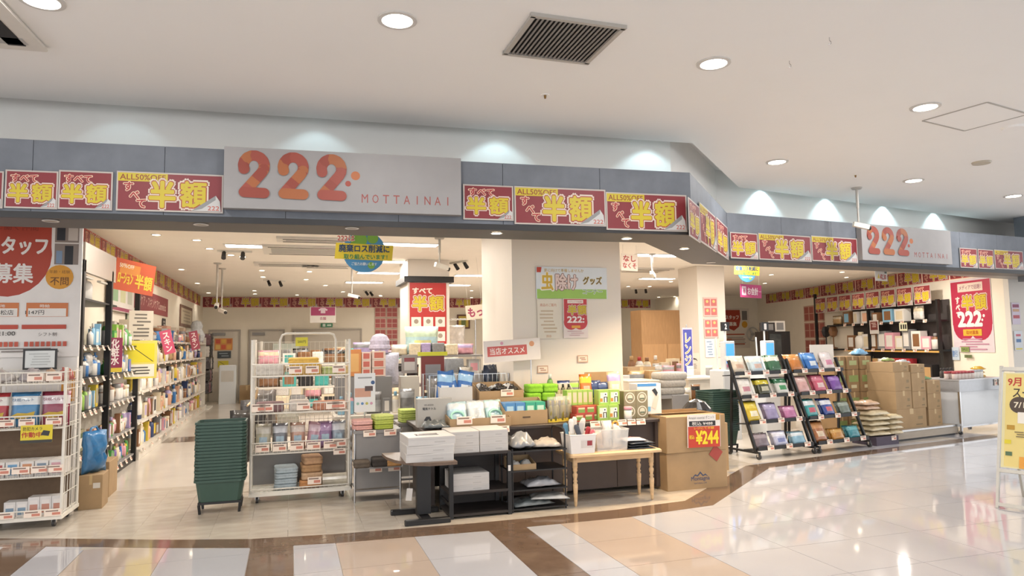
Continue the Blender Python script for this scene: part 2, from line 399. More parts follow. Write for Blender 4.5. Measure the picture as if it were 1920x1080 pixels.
def downlight(loc, label, power, color, group, scale=1.0, warm=False, spot=None, off=False):
    t = thing('downlight', label, 'lamp', loc, 0, group); t.scale = (scale,)*3
    link('trim_ring', DLR, t); link('lens', DLO if off else DLW if warm else DLL, t)
    if power: lamp('lamp_light', (0, 0, -.02), power, color, .15, parent=t, spot=spot)
    return t
# mall ceiling
vis = [(78, 0, 'cut by the top left corner beside the air outlet'), (745, 37, 'above the large sign, left of the grille'), (1338, 118, 'right of the slatted grille'),
       (1735, 200, 'beside the square ceiling hatch'), (1457, 303, 'left of the hanging camera pole'), (1713, 338, 'right of the hanging camera pole'), (1900, 367, 'at the far right edge')]
for px, py, wh in vis:
    p = at_z(px, py, Z_LIP)
    downlight((p.x, p.y, Z_LIP), 'round white mall ceiling downlight '+wh, L_MALL, MALL_C, 'mall ceiling downlights', 1.15)
for i, (x, y) in enumerate([(-2, 1), (.8, 1.2), (3.6, 1.2), (7, 1.6), (-3.5, 3.4), (10, 4), (0, -2), (5, -2)]):
    downlight((x, y, Z_LIP), f'round white downlight in the mall ceiling overhead, {ordw(i)} of those nearer the viewer', L_MALL, MALL_C, 'mall downlights overhead', 1.15)
# soffit downlights under the fascia
for px, py, wh, pw in [(1175, 447, 'under the fascia just right of the column', 1), (1283, 466, 'under the bend of the fascia', 1), (931, 437, 'under the fascia at the left of the column', .22),
                       (377, 421, 'under the fascia above the shop aisle', .12), (660, 428, 'under the fascia below the large sign', 0), (95, 414, 'under the fascia at the far left', 0),
                       (1333, 492, 'under the right fascia near the bend', 0)]:
    p = at_z(px, py, Z_SOF)
    downlight((p.x, p.y, Z_SOF), 'small recessed warm downlight '+wh, L_SOFFIT*pw, WARM_C, 'downlights under the fascia', .55, True, spot=2.2, off=pw < .2)
# cove lamps hidden up behind the ceiling lip, washing the white wall
for i, px in enumerate((-150, 215, 592, 935, 1215)):
    p = at_y(px, 250, 6.3)
    t = thing('cove_lamp', f'small cool white lamp in the cove, {ordw(i)} along the left fascia', 'lamp', (p.x, p.y-.13+ (p.x-1)*-.045, Z_REC), 0, 'cove lamps')
    MB().lathe([(.05, 0), (.05, -.05), (.035, -.055), (.034, -.01)], n=14).build('housing', WIREW, t)
    lamp('lamp_light', (0, 0, -.06), L_COVE, COVE_C, .02, spot=1.75, blend=.35, parent=t)
for i, px in enumerate((1432, 1595, 1745, 1855)):
    s = (i+.3)/4.2; p = lerp((5.9, 7.9), (11.6, 9.05), s)
    t = thing('cove_lamp', f'small cool white lamp in the cove, {ordw(i)} along the right fascia', 'lamp', (p[0], p[1], Z_REC), 0, 'cove lamps')
    MB().lathe([(.05, 0), (.05, -.05), (.035, -.055), (.034, -.01)], n=14).build('housing', WIREW, t)
    lamp('lamp_light', (0, 0, -.06), L_COVE, COVE_C, .02, spot=1.75, blend=.35, parent=t)
# shop ceiling: lit panels
PF = MB().box(-.44, .44, -.15, .15, -.012, 0).mesh('frame'); PF.materials.append(WIREW)
PP = MB().box(-.41, .41, -.12, .12, -.016, -.011).mesh('diffuser'); PP.materials.append(PANEL_L)
for i, (px, py) in enumerate([(480, 461), (768, 458), (735, 490), (710, 511), (683, 529), (890, 516), (850, 534), (1232, 522), (1232, 478)]):
    p = at_z(px, py, Z_SHOP)
    t = thing('ceiling_light', f'flat rectangular shop ceiling light, {["nearest the left wall", "beside the hanging globe sign", "behind the globe sign", "third behind the globe sign", "fourth behind the globe sign", "left of the column", "above the black capped pillar", "between column and pink sign", "half hidden by the fascia right of the column"][i]}', 'lamp', (p.x, p.y, Z_SHOP), 0, 'shop ceiling lights')
    link('frame', PF, t); link('diffuser', PP, t)
    l = lamp('lamp_light', (0, 0, -.03), L_SHOP, SHOP_C, .5, parent=t); l.data.shape = 'RECTANGLE'; l.data.size = .8; l.data.size_y = .24
sd = [(293, 440), (340, 505), (370, 531), (391, 549), (369, 450), (393, 466), (433, 478), (477, 545), (478, 557), (491, 507), (493, 519), (580, 509), (574, 524), (557, 553), (643, 547), (713, 554),
      (624, 438), (610, 535), (714, 555), (884, 545), (884, 558), (800, 511), (1178, 537), (1218, 537), (1258, 528), (1278, 526), (1235, 557), (1265, 562), (1332, 515), (1346, 513), (1350, 521), (1446, 515),
      (1579, 510), (1587, 520), (1434, 531), (455, 481)]
for i, (px, py) in enumerate(sorted(sd)):
    p = at_z(px, py, Z_SHOP)
    if p.y > 21.5: p = at_z(px, py-6, Z_SHOP)
    downlight((p.x, p.y, Z_SHOP), f'small round warm downlight in the shop ceiling, {ordw(i)} from the left', 12 if (p.x > 7 or p.x < -.3 or i % 2) else 0, SHOP_C, 'shop downlights', .62, True, spot=2.4)
for i, (x, y) in enumerate([(-1.2, 8), (-.1, 8.1), (1.0, 8.6), (5.0, 8.3), (6.6, 9.2), (8, 9.8), (10, 10.2), (11.6, 11.2)]):  # added lamps, out of view behind the fascia, to light the shop front
    downlight((x, y, Z_SHOP), f'added unseen round downlight behind the fascia, {ordw(i)} from the left', L_SHOP*(.4 if i < 3 else .8), SHOP_C, 'added unseen shop lights', 1.0)
# ================================================================ signs and printed banners
RED, YEL, CRM = '#842e34', '#cbb62f', '#bdb4ac'
def half(cx, cz, ww, hh, o1=.055):     # the two big yellow characters with a white rim
    return [('t', '半', cx-ww*.26, cz, ww*.44, hh, '#dccbbc', .10), ('t', '額', cx+ww*.26, cz+hh*.03, ww*.46, hh, '#dccbbc', .10),
            ('t', '半', cx-ww*.26, cz, ww*.42, hh*.95, '#a8503a', .068), ('t', '額', cx+ww*.26, cz+hh*.03, ww*.44, hh*.95, '#a8503a', .062),
            ('t', '半', cx-ww*.26, cz, ww*.41, hh*.92, YEL, .045), ('t', '額', cx+ww*.26, cz+hh*.03, ww*.43, hh*.92, YEL, .032)]
def sub(body, x, z, ww, hh, rot=0): return [('t', body, x, z, ww, hh, '#e9cdb0', .09, rot), ('t', body, x, z, ww*.97, hh*.97, '#a83036', .03, rot)]
def small_half(w, h):
    return [('r', 0, 0, w*.94, h*.92, RED)] + sub('すべて', -w*.14, h*.29, w*.5, h*.2) + half(-w*.02, -h*.1, w*.86, h*.5) + \
        [('p', [(w*.18, -h*.46), (w*.42, -h*.2), (w*.47, -h*.26), (w*.47, -h*.46)], '#c9c7c4'), ('p', [(w*.18, -h*.46), (w*.42, -h*.2), (w*.40, -h*.28), (w*.30, -h*.42)], '#8f9090'),
         ('t', '222', w*.38, -h*.40, w*.14, h*.09, '#c05a48', .01)]
def wide_half(w, h):
    return [('r', 0, 0, w*.97, h*.92, RED), ('r', -w*.26, h*.36, w*.46, h*.21, YEL), ('t', 'ALL50%OFF', -w*.26, h*.36, w*.42, h*.14, '#8c3b28', .012)] + \
        sub('す', -w*.39, h*.12, w*.085, h*.22) + sub('べ', -w*.335, -h*.1, w*.085, h*.2) + sub('て', -w*.27, -h*.31, w*.085, h*.2) + half(w*.07, -h*.06, w*.56, h*.7) + \
        [('p', [(w*.2, -h*.46), (w*.43, -h*.05), (w*.47, -h*.2), (w*.48, -h*.46)], '#c9c7c4'), ('p', [(w*.2, -h*.46), (w*.43, -h*.05), (w*.43, -h*.16), (w*.30, -h*.40)], '#8f9090'),
         ('t', '222', w*.41, -h*.38, w*.11, h*.11, '#c05a48', .01)]
def strip_half(w, h):
    return [('r', 0, 0, w*.985, h*.9, RED)] + sub('す\nべ\nて', -w*.36, 0, w*.13, h*.78) + half(w*.1, 0, w*.62, h*.82) + [('p', [(w*.36, -h*.45), (w*.47, -h*.1), (w*.48, -h*.45)], '#b9a9a0')]
def seg_frame(s):
    a, b = FAS[s], FAS[s+1]; L = math.hypot(b[0]-a[0], b[1]-a[1]); e = Vector(((b[0]-a[0])/L, (b[1]-a[1])/L, 0)); n = Vector((e.y, -e.x, 0))
    return Vector((*a, 0)), e, n, math.atan2(e.y, e.x)
def fas_px(s, px, py, off=.012):
    a, e, n, ang = seg_frame(s); d = ray(px, py); q = (n.dot(a-CAM)+off)/n.dot(d); return CAM+d*q
def fas_panel(s, x0, x1, yt, yb, off=.014):
    m = (fas_px(s, x0, (yt+yb)/2, off)+fas_px(s, x1, (yt+yb)/2, off))/2
    wd = (fas_px(s, x1, yt, off)-fas_px(s, x0, yt, off)).length; xm = (x0+x1)/2
    z1, z0 = fas_px(s, xm, yt, off).z, fas_px(s, xm, yb, off).z
    return m.x, m.y, (z0+z1)/2, wd, z1-z0, seg_frame(s)[3]
lst = [(0, 's', -96, 6, 319, 390, 'leftmost on the fascia, cut by the frame'), (0, 's', 10, 108, 320, 391, 'between the cut-off poster and its twin'), (0, 's', 110, 211, 321, 393, 'left of the long poster beside the large sign'),
       (0, 'w', 219, 418, 325, 397, 'directly left of the large sign'), (0, 's', 869, 962, 347, 413, 'directly right of the large sign'), (0, 'w', 965, 1135, 352, 423, 'second right of the large sign'),
       (0, 'w', 1137, 1287, 363, 433, 'ending at the fascia bend'), (1, 's', 1292, 1311, 380, 448, 'first on the slanting fascia'), (1, 'w', 1313, 1341, 394, 462, 'second on the slanting fascia'),
       (1, 's', 1344, 1364, 418, 479, 'last on the slanting fascia'), (2, 's', 1369, 1421, 437, 485, 'first on the right fascia'), (2, 'w', 1423, 1520, 440, 489, 'second on the right fascia'),
       (2, 'w', 1522, 1607, 445, 491, 'directly left of the smaller sign'), (2, 's', 1800, 1832, 466, 502, 'first right of the smaller sign'), (2, 's', 1834, 1863, 468, 504, 'second right of the smaller sign'),
       (2, 'w', 1865, 1918, 470, 505, 'at the far right end of the fascia')]
for s, k, x0, x1, yt, yb, wh in lst:
    X, Y, Z, wd, hh, ang = fas_panel(s, x0, x1, yt, yb)
    wd, hh = round(wd, 2), round(hh, 2)
    panel('sale_poster', ('square' if k == 's' else 'long')+' red half-price poster with yellow characters '+wh, 'poster', (X, Y, Z), ang, wd, hh, CRM, (small_half if k == 's' else wide_half)(wd, hh), .008, 'half-price posters on the fascia', key=(k, wd, hh))
# ---- the two shop signs
def two(cx, cz, w, h, th, cols):
    # a round-ended numeral two as a run of coloured stroke pieces
    pts = []; r = w*.5-th*.5; zc = h*.5-r-th*.5
    for i in range(11):
        a = PI*(1.12) - i*(PI*1.12+.72)/10; pts.append((r*math.cos(a), zc+r*math.sin(a)*1.05))
    pts.append((-w*.5+th*.62, -h*.5+th*.55)); n1 = len(pts); pts.append((w*.5-th*.5, -h*.5+th*.5))
    els = []
    def piece(a, b, c):
        dx, dz = b[0]-a[0], b[1]-a[1]; L = math.hypot(dx, dz); nx, nz = -dz/L*th/2, dx/L*th/2
        els.append(('p', [(cx+a[0]-nx, cz+a[1]-nz), (cx+b[0]-nx, cz+b[1]-nz), (cx+b[0]+nx, cz+b[1]+nz), (cx+a[0]+nx, cz+a[1]+nz)], c))
    for i in range(len(pts)-1):
        a, b = pts[i], pts[i+1]
        if i == n1-2:
            for k in range(3): piece((a[0]+(b[0]-a[0])*k/3, a[1]+(b[1]-a[1])*k/3), (a[0]+(b[0]-a[0])*(k+1)/3, a[1]+(b[1]-a[1])*(k+1)/3), cols[(1, 2, 0)[k]])
        else: piece(a, b, cols[0] if i in (4, 5, 6, 7) else cols[1] if i < 2 else cols[2] if i < len(pts)-3 else cols[1])
        els.append(('c', cx+b[0], cz+b[1], th/2*.995, cols[0] if i in (4, 5, 6, 7) else cols[1] if i < 2 else cols[2] if i < 8 else cols[1]))
    els.append(('c', cx+pts[0][0], cz+pts[0][1], th/2*.995, cols[1]))
    return els
def shop_sign(label, s, x0, x1, yt, yb):
    X, Y, Z, w, h, ang = fas_panel(s, x0, x1, yt, yb, .05)
    R1, O1, R2 = '#9c4a3c', '#a66138', '#924234'
    r = thing('shop_sign', label, 'sign', (X, Y, Z), ang)
    panel_parts(r, w, h, '#9d9a99', [], .08)
    def part(nm, els):
        pr, pml, le, lml = print_geo(els, -.0405)
        (pr if pr.f else le).build(nm, pml if pr.f else lml, r)
    for i, c in enumerate(((R1, R2, O1), (R1, O1, R2), (O1, R1, R2))): part('numeral', two(-w*.5+w*(.118+i*.158), h*.06, w*.128, h*.78, h*.17, c))
    part('dot', [('c', w*.035, h*.11, h*.075, '#b86a3a')]); part('dot', [('c', w*.004, -h*.03, h*.048, '#a24636')])
    for i, ch in enumerate('MOTTAINAI'): part('letter', [('t', ch, w*(.075+i*.0455), -h*.27, w*(.0045 if ch == 'I' else .027), h*.145, '#9c4a42')])
    return r
shop_sign('large white signboard reading 222 MOTTAINAI in orange on the left fascia', 0, 422, 862, 288, 398)
shop_sign('smaller white signboard reading 222 MOTTAINAI on the right fascia', 2, 1612, 1778, 427, 492)
# ---- strips of half-price banners along the top of the shop walls
SW, SH = .79, .29
ZB = Z_SHOP-.155
def strip(loc, rotz, label, group, w=SW, h=SH):
    return panel('sale_banner', label, 'banner', loc, rotz, w, h, '#c9574f', strip_half(w, h), .006, group, key=('strip', w, h))
for i in range(16): strip((-2.395, 8.3+i*.83, ZB), PI/2, f'red half-price banner high on the left wall, {ordw(i)} from the shop front', 'banner strip on the left wall')
for i in range(18):
    x = -2.0+i*.8
    if x > 12: break
    strip((x, 21.79, ZB), 0, f'red half-price banner high on the back wall, {ordw(i)} from the left', 'banner strip on the back wall')
d = (RW1-RW0).length; i = 0; t = 1.0
while t < d-.5:
    p = rwall(t, ZB, .006); strip(p, RWA+PI, f'red half-price banner high on the right wall, {ordw(i)} from the shop front', 'banner strip on the right wall'); t += .83; i += 1
# ================================================================ small goods: one connected mesh each
PAL = {'white': '#e8e3db', 'pink': '#dfa2ae', 'blue': '#3d78b6', 'green': '#4d9a4c', 'red': '#b2363c', 'yellow': '#dcbf3c', 'purple': '#7d62a0', 'orange': '#d98a42', 'black': '#2b292a', 'brown': '#8a6242',
       'cream': '#e2d3b4', 'grey': '#8e8d8d', 'teal': '#4aa39c', 'lime': '#97c455', 'navy': '#2f3f6c', 'silver': '#b9bbbd', 'peach': '#e2b092', 'lilac': '#b3a2c8', 'sky': '#8fbfda', 'tan': '#bf9a6a'}
GM = {}
def pm(c): return ink(PAL.get(c, c), .4)
def box_mesh(w, d, h, c, c2, c3=None, card=False):
    # a carton: front face ruled into border, band and label fields
    k = ('b', round(w, 3), round(d, 3), round(h, 3), c, c2, c3, card)
    if k in GM: return GM[k]
    b = MB(); xs = [-w/2, -w*.34, w*.34, w/2]; zs = [0, h*.16, h*.62, h*.84, h]
    vs = [(x, -d/2, z) for z in zs for x in xs]; n = len(vs); vs += [(-w/2, d/2, 0), (w/2, d/2, 0), (w/2, d/2, h), (-w/2, d/2, h)]
    fs = []; ms = []
    for j in range(4):
        for i in range(3):
            q = j*4+i; fs.append((q, q+1, q+5, q+4)); ms.append((2 if (c3 and j == 2) else 1) if (i == 1 and j in (1, 2)) else 0)
    lf = [4*j for j in range(5)]; rt = [4*j+3 for j in range(5)]
    fs += [tuple([n]+lf+[n+3])[::1], tuple([n+1, n+2]+rt[::-1]), (16, 17, 18, 19, n+2, n+3), (n+1, n, n+3, n+2), tuple([3, 2, 1, 0, n, n+1])]; ms += [0]*5
    b.add(vs, fs); b.m = ms; me = b.mesh('carton')
    for q in (CARD if card else pm(c), pm(c2), pm(c3 or c2)): me.materials.append(q)
    GM[k] = me; return me
PROF = {'pump': [(.4, 0), (.5, .02), (.5, .55), (.42, .64), (.16, .70), (.16, .78), (.22, .78), (.22, .86), (.07, .88), (.07, .97), (.16, .975), (.16, 1.0)],
        'bottle': [(.42, 0), (.5, .02), (.5, .62), (.40, .74), (.2, .80), (.24, .80), (.24, .98), (.20, 1.0)],
        'jar': [(.46, 0), (.5, .03), (.5, .70), (.46, .74), (.52, .75), (.52, .97), (.48, 1.0)],
        'tube': [(.36, 0), (.40, .01), (.40, .18), (.46, .20), (.44, .6), (.3, .96), (.28, 1.0)],
        'spray': [(.40, 0), (.5, .03), (.48, .58), (.3, .68), (.18, .72), (.18, .80), (.34, .81), (.34, .94), (.24, 1.0)]}
SPLIT = {'pump': 5, 'bottle': 5, 'jar': 4, 'tube': 2, 'spray': 5}
def bottle_mesh(kind, w, h, c, cap, lab=None):
    k = (kind, round(w, 3), round(h, 3), c, cap, lab)
    if k in GM: return GM[k]
    pr = PROF[kind]; n = 10; b = MB().lathe([(r*w, z*h) for r, z in pr], n=n, sy=.8)
    s = SPLIT[kind]; inv = kind == 'tube'
    for i in range(len(b.f)):
        ring = i//n; top = ring >= s if i < n*(len(pr)-1) else i == len(b.f)-1
        if inv: top = not top
        b.m[i] = 1 if top else (2 if (lab and ring == 1) else 0)
    me = b.mesh('bottle')
    for q in (pm(c), pm(cap), pm(lab or c)): me.materials.append(q)
    me.polygons.foreach_set('use_smooth', [len(p.vertices) == 4 for p in me.polygons]); GM[k] = me; return me
def pouch_mesh(w, h, d, c, c2, seed=0, crumple=.12, lying=False, c3=None):
    k = ('p', round(w, 3), round(h, 3), round(d, 3), c, c2, c3, seed, lying)
    if k in GM: return GM[k]
    nx, ny = 8, 8; b = MB().pillow(w, h, d, nx=nx, ny=ny, seed=seed, crumple=crumple, lying=lying)
    for i in range(len(b.f)):
        j = (i % (nx*ny))//nx; q = (i % nx)
        b.m[i] = (1 if j in (5, 6) else (2 if c3 and j in (2, 3) and 2 <= q <= 5 else 0))
    me = b.mesh('pouch')
    for q in (gloss(PAL.get(c, c)), gloss(PAL.get(c2, c2)), gloss(PAL.get(c3 or c, c3 or c))): me.materials.append(q)
    me.polygons.foreach_set('use_smooth', [True]*len(me.polygons)); GM[k] = me; return me
def fold_mesh(w, d, h, c, layers=3):
    # a folded cloth: one closed skin with a rolled, layered front
    k = ('f', round(w, 3), round(d, 3), round(h, 3), c, layers)
    if k in GM: return GM[k]
    prof = []; n = layers*4
    for i in range(n+1):
        t = i/n; z = h*t; bul = abs(math.sin(PI*layers*t))*.035; prof.append((1-.05*(t > .98)-.03*(t < .02)+bul-.03, z))
    b = MB(); m = 16; vs = []
    for s, z in prof:
        for i in range(m):
            a = 2*PI*(i+.5)/m; cx, sy = math.cos(a), math.sin(a); e = .28
            vs.append((w/2*s*math.copysign(abs(cx)**e, cx), d/2*s*math.copysign(abs(sy)**e, sy), z))
    kk = len(prof); fs = [(j*m+i, j*m+(i+1) % m, (j+1)*m+(i+1) % m, (j+1)*m+i) for j in range(kk-1) for i in range(m)]
    fs += [tuple(range(m-1, -1, -1)), tuple((kk-1)*m+i for i in range(m))]
    b.add(vs, fs); me = b.mesh('folded_cloth'); me.materials.append(cloth(PAL.get(c, c))); me.polygons.foreach_set('use_smooth', [True]*(len(fs)-2)+[False]*2)
    GM[k] = me; return me
def put(name, me, label, cat, loc, rotz=0.0, group=None, tilt=0.0):
    o = link(name, me, None, loc, (tilt, 0, rotz) if not isinstance(rotz, tuple) else rotz); return tag(o, label, cat, group)
def l2w(loc, rotz, p):
    c, s = math.cos(rotz), math.sin(rotz); return Vector((loc[0]+p[0]*c-p[1]*s, loc[1]+p[0]*s+p[1]*c, loc[2]+p[2]))
NAMES = {'pump': 'pump_bottle', 'bottle': 'bottle', 'jar': 'jar', 'tube': 'squeeze_tube', 'spray': 'spray_bottle', 'box': 'product_box', 'pouch': 'refill_pouch', 'fold': 'folded_cloth'}
WORD = {'pump': 'pump bottle', 'bottle': 'bottle', 'jar': 'lidded jar', 'tube': 'squeeze tube', 'spray': 'spray bottle', 'box': 'small box', 'pouch': 'refill pouch', 'fold': 'folded cloth'}
CATS = {'pump': 'bottle', 'bottle': 'bottle', 'jar': 'jar', 'tube': 'tube', 'spray': 'bottle', 'box': 'box', 'pouch': 'pouch', 'fold': 'cloth'}
def fill(loc, rotz, x0, x1, y, z, kinds, cols, hmax, where, group, seed=0, gap=.02, wr=(.06, .11), start=0, frm='from the left', dmax=.2, rows=1):
    # a row of different goods standing side by side on a shelf
    R = random.Random(seed); x = x0; i = start
    while True:
        k = R.choice(kinds); w = R.uniform(*wr); c = R.choice(cols); c2 = R.choice(cols+['white']); c2 = c2 if c2 != c else R.choice(['white', 'grey', 'cream'])
        c2 = c2 if c2 != c else 'peach'
        w = round(w/.02)*.02; h = round(hmax*R.uniform(.62, .97)/.02)*.02
        if k in ('jar', 'tube'): h = min(h, w*1.6) if k == 'jar' else min(h, w*2.6)
        if k == 'pouch': w *= 1.5
        if x+w > x1: break
        d = min(dmax, max(.05, w*.8)); tl = 0
        if k == 'box': me = box_mesh(w, d, h, c, c2)
        elif k == 'pouch': me = pouch_mesh(w, h, d*.7, c, c2, seed=i % 3)
        elif k == 'fold': me = fold_mesh(w, d, h, c)
        else: me = bottle_mesh(k, w, h, c, c2, R.choice([None, 'white', c2]))
        put(NAMES[k], me, f'{c} {WORD[k]} with {c2} {"label" if k in ("box", "pouch") else "cap"}, {where}, {ordw(i)} {frm}' if k != 'fold' else f'{c} folded cloth, {where}, {ordw(i)} {frm}', CATS[k], l2w(loc, rotz, (x+w/2, y+d/2*R.uniform(.9, 1.3), z)), rotz+R.uniform(-.08, .08), group)
        x += w+gap*R.uniform(.4, 1.5); i += 1
    return i
def caster(parent, x, y, r=.04, m=CHROME):
    b = MB(); b.cyl((x-.012, y, r), (x+.012, y, r), r, r, 12); b.build('caster', mat('caster_rubber', '#3a393a', .5, noise=.05), parent)
    MB().box(x-.018, x+.018, y-.012, y+.012, r, r*2.1).build('caster_fork', m, parent)
def wire_grid(w, h, nx, nz, r=.003):
    # wires in the XZ plane
    b = MB()
    for i in range(nx+1): b.wire((-w/2+w*i/nx, 0, 0), (-w/2+w*i/nx, 0, h), r)
    for j in range(nz+1): b.wire((-w/2, 0, h*j/nz), (w/2, 0, h*j/nz), r*1.4)
    return b
def price_tag(parent, p, rotz=0.0, w=.07, h=.045, tilt=-.35):
    k = ('tag', w, h)
    if k not in GM:
        b = MB().box(-w/2, w/2, -.001, .001, -h/2, h/2); me = b.mesh('price_tag'); me.materials.append(ink('#f3e2d2')); GM[k] = me
        c = MB(); c.add([(-w*.05, -.0016, -h*.32), (w*.42, -.0016, -h*.32), (w*.42, -.0016, h*.05), (-w*.05, -.0016, h*.05)], [(0, 1, 2, 3)])
        c.add([(-w*.42, -.0016, h*.18), (w*.3, -.0016, h*.18), (w*.3, -.0016, h*.36), (-w*.42, -.0016, h*.36)], [(0, 1, 2, 3)], 1)
        m2 = c.mesh('price_print'); m2.materials.append(ink('#cf8672')); m2.materials.append(ink('#8a7468')); GM[k+(1,)] = m2
    o = link('price_tag', GM[k], parent, p, (tilt, 0, rotz)); q = link('price_print', GM[k+(1,)], o); return o
# ================================================================ front displays
WBOX = '#c6c2be'
def white_box(x, y, z, w, d, h, label, group, rotz=0.0):
    t = thing('white_carton', label, 'box', (x, y, z), rotz, group)
    k = ('wb', w, d, h)
    if k not in GM:
        b = MB().cbox(-w/2, w/2, -d/2, d/2, 0, h, .003); m = b.mesh('body'); m.materials.append(ink(WBOX)); GM[k] = m
        b = MB(); b.box(-w/2-.001, w/2+.001, -d/2-.001, d/2+.001, h*.70, h*.715); m = b.mesh('lid_seam'); m.materials.append(ink('#a9a6a3')); GM[k+(1,)] = m
        b = MB(); b.add([(w*.05, -d/2-.0008, h*.28), (w*.28, -d/2-.0008, h*.28), (w*.28, -d/2-.0008, h*.42), (w*.05, -d/2-.0008, h*.42)], [(0, 1, 2, 3)]); m = b.mesh('print'); m.materials.append(ink('#b3afab')); GM[k+(2,)] = m
    link('body', GM[k], t); link('lid_seam', GM[k+(1,)], t); link('print', GM[k+(2,)], t)
    return t
# --- brown-topped standing desk
t = thing('standing_desk', 'low desk with rounded brown top on a black metal H-shaped foot', 'desk', (0, 0, 0))
DESKTOP = mat('walnut_top', '#6b5748', .4, noise=.2, nscale=6, stretch=(2, 9, 1))
MB().prism([(.80, 6.46), (.81, 6.22), (.86, 6.02), (.98, 5.83), (1.10, 5.76), (1.335, 5.76), (1.335, 6.46)], .515, .54).build('desktop', DESKTOP, t)
b = MB().box(1.06, 1.18, 6.12, 6.2, .05, .515); b.build('column', BLACK, t)
for y, x0, x1 in ((5.98, .93, 1.32), (6.40, .87, 1.30)): MB().cbox(x0, x1, y-.03, y+.03, .004, .045, .008).build('foot_bar', BLACK, t)
MB().box(1.08, 1.16, 6.01, 6.37, .012, .042).build('cross_bar', BLACK, t)
for x, y in ((.97, 5.98), (1.28, 5.98), (.92, 6.40), (1.26, 6.40)): MB().cyl((x, y, 0), (x, y, .008), .014).build('foot_pad', BLACK, t)
tg = thing('hang_tag', 'white paper tag hanging on a string under the brown desk', 'tag', (.965, 5.96, .26))
MB().obox((0, 0, 0), (.05, .004, .10), (0, .12, 0)).build('card', ink('#c9c5c0'), tg); MB().tube([(0, 0, .05), (.004, 0, .15), (.0, 0, .255)], .0015).build('string', ink('#8d8a86'), tg)
for i in range(3): white_box(1.125+.006*(i == 2), 6.03, .54+i*.068, .40, .40, .068, f'flat white carton on the brown desk, {["bottom", "middle", "top"][i]} of its stack', 'white cartons', .03*(i-1))
put('paper_leaflet', pouch_mesh(.2, .12, .006, '#8f8a8c', 'white', 5, .1, True), 'dark printed leaflet lying on the desk carton stack', 'leaflet', (1.12, 6.0, .744))
# --- black open stand
t = thing('open_shelf_stand', 'black wooden open stand with two shelves, between desk and wire rack', 'shelf', (0, 0, 0))
for x in (1.345, 1.875):
    for y in (6.06, 6.46): MB().box(x-.018, x+.018, y-.018, y+.018, 0, .55).build('post', BLACK, t)
for z, nm in ((.535, 'top_board'), (.205, 'shelf'), (.02, 'bottom_board')): MB().box(1.33, 1.89, 6.045, 6.475, z, z+.022).build(nm, BLACKBOARD, t)
MB().box(1.36, 1.86, 6.462, 6.470, .04, .535).build('back_panel', BLACKBOARD, t)
MB().box(1.334, 1.35, 6.06, 6.46, .10, .13).build('side_rail', BLACK, t)
for c in range(2):
    for i in range(3): white_box(1.475+c*.27, 6.25+.01*c, .557+i*.062, .262, .36, .062, f'flat white carton on the black stand, {["bottom", "middle", "top"][i]} of the {["left", "right"][c]} stack', 'white cartons')
for i in range(3): white_box(1.53, 6.24, .227+i*.05, .33, .33, .05, f'flat white carton inside the black stand, {["bottom", "middle", "top"][i]} of three', 'white cartons')
put('price_label', MB().box(-.012, .012, -.001, .001, 0, .05).mesh('l'), 'white price label on the post between the black stands', 'label', (1.872, 6.04, .38)).data.materials.append(ink('#d9d5d0'))
# --- black four-tier rack
t = thing('tiered_rack', 'black metal rack with four thin shelves and a looped end', 'rack', (0, 0, 0))
for x in (1.915, 2.425):
    for y in (6.09, 6.42):
        MB().cyl((x, y, 0), (x, y, .56 if x < 2 else .68), .009, .009, 8).build('post', BLACK, t)
MB().tube([(2.425, 6.09, .68), (2.425, 6.11, .71), (2.425, 6.17, .72), (2.425, 6.34, .72), (2.425, 6.40, .71), (2.425, 6.42, .68)], .009, 8).build('end_loop', BLACK, t)
RZ = (.53, .355, .185, .02)
for z in RZ: MB().box(1.90, 2.44, 6.075, 6.435, z, z+.012).build('shelf', BLACK, t)
RZ = [z+.012 for z in RZ]
def bag(name, label, cat, x, y, z, w, d, h, c, seed=0, rotz=0.0, c2=None, cr=.3, m=None, group=None):
    me = pouch_mesh(w, d, h, c, c2 or c, seed, cr, True)
    return put(name, me, label, cat, (x, y, z), rotz, group)
bag('wrapped_bundle', 'crumpled silver plastic bag bundle on top of the black rack', 'bag', 2.03, 6.22, RZ[0], .24, .26, .16, '#8f9194', 1, .1, '#4a4b4e', .5)
bag('wrapped_cushion', 'flat beige cushion in clear wrap on top of the black rack', 'cushion', 2.29, 6.24, RZ[0], .28, .30, .11, '#b9afa3', 2, -.2)
def tray(name, label, loc, w, d, h, front=.6, rotz=0.0, m=CARD, back=1.0, group=None, t_=.006, cat='box'):
    r = thing(name, label, cat, loc, rotz, group)
    MB().box(-w/2, w/2, -d/2, d/2, 0, t_).build('bottom', m, r)
    MB().box(-w/2, w/2, -d/2, -d/2+t_, t_, h*front).build('front_wall', m, r); MB().box(-w/2, w/2, d/2-t_, d/2, t_, h*back).build('back_wall', m, r)
    for s in (-1, 1):
        x0 = s*w/2 if s < 0 else w/2-t_; ya, yb = -d/2+t_, d/2-t_
        MB().add([(x0, ya, t_), (x0+t_, ya, t_), (x0+t_, yb, t_), (x0, yb, t_), (x0, ya, h*front), (x0+t_, ya, h*front), (x0+t_, yb, h*back), (x0, yb, h*back)],
                 [(0, 3, 2, 1), (4, 5, 6, 7), (0, 1, 5, 4), (1, 2, 6, 5), (2, 3, 7, 6), (3, 0, 4, 7)]).build('side_wall', m, r)
    return r
tray('cardboard_tray', 'small cardboard tray of white packs on the black rack', (2.03, 6.22, RZ[1]), .24, .22, .10, .5)
for i in range(2): put('wrapped_pack', pouch_mesh(.10, .12, .09, 'white', 'sky', i, .25, True), f'white wrapped pack in the small cardboard tray, {["left", "right"][i]} one', 'pack', (1.975+i*.108, 6.22, RZ[1]+.008))
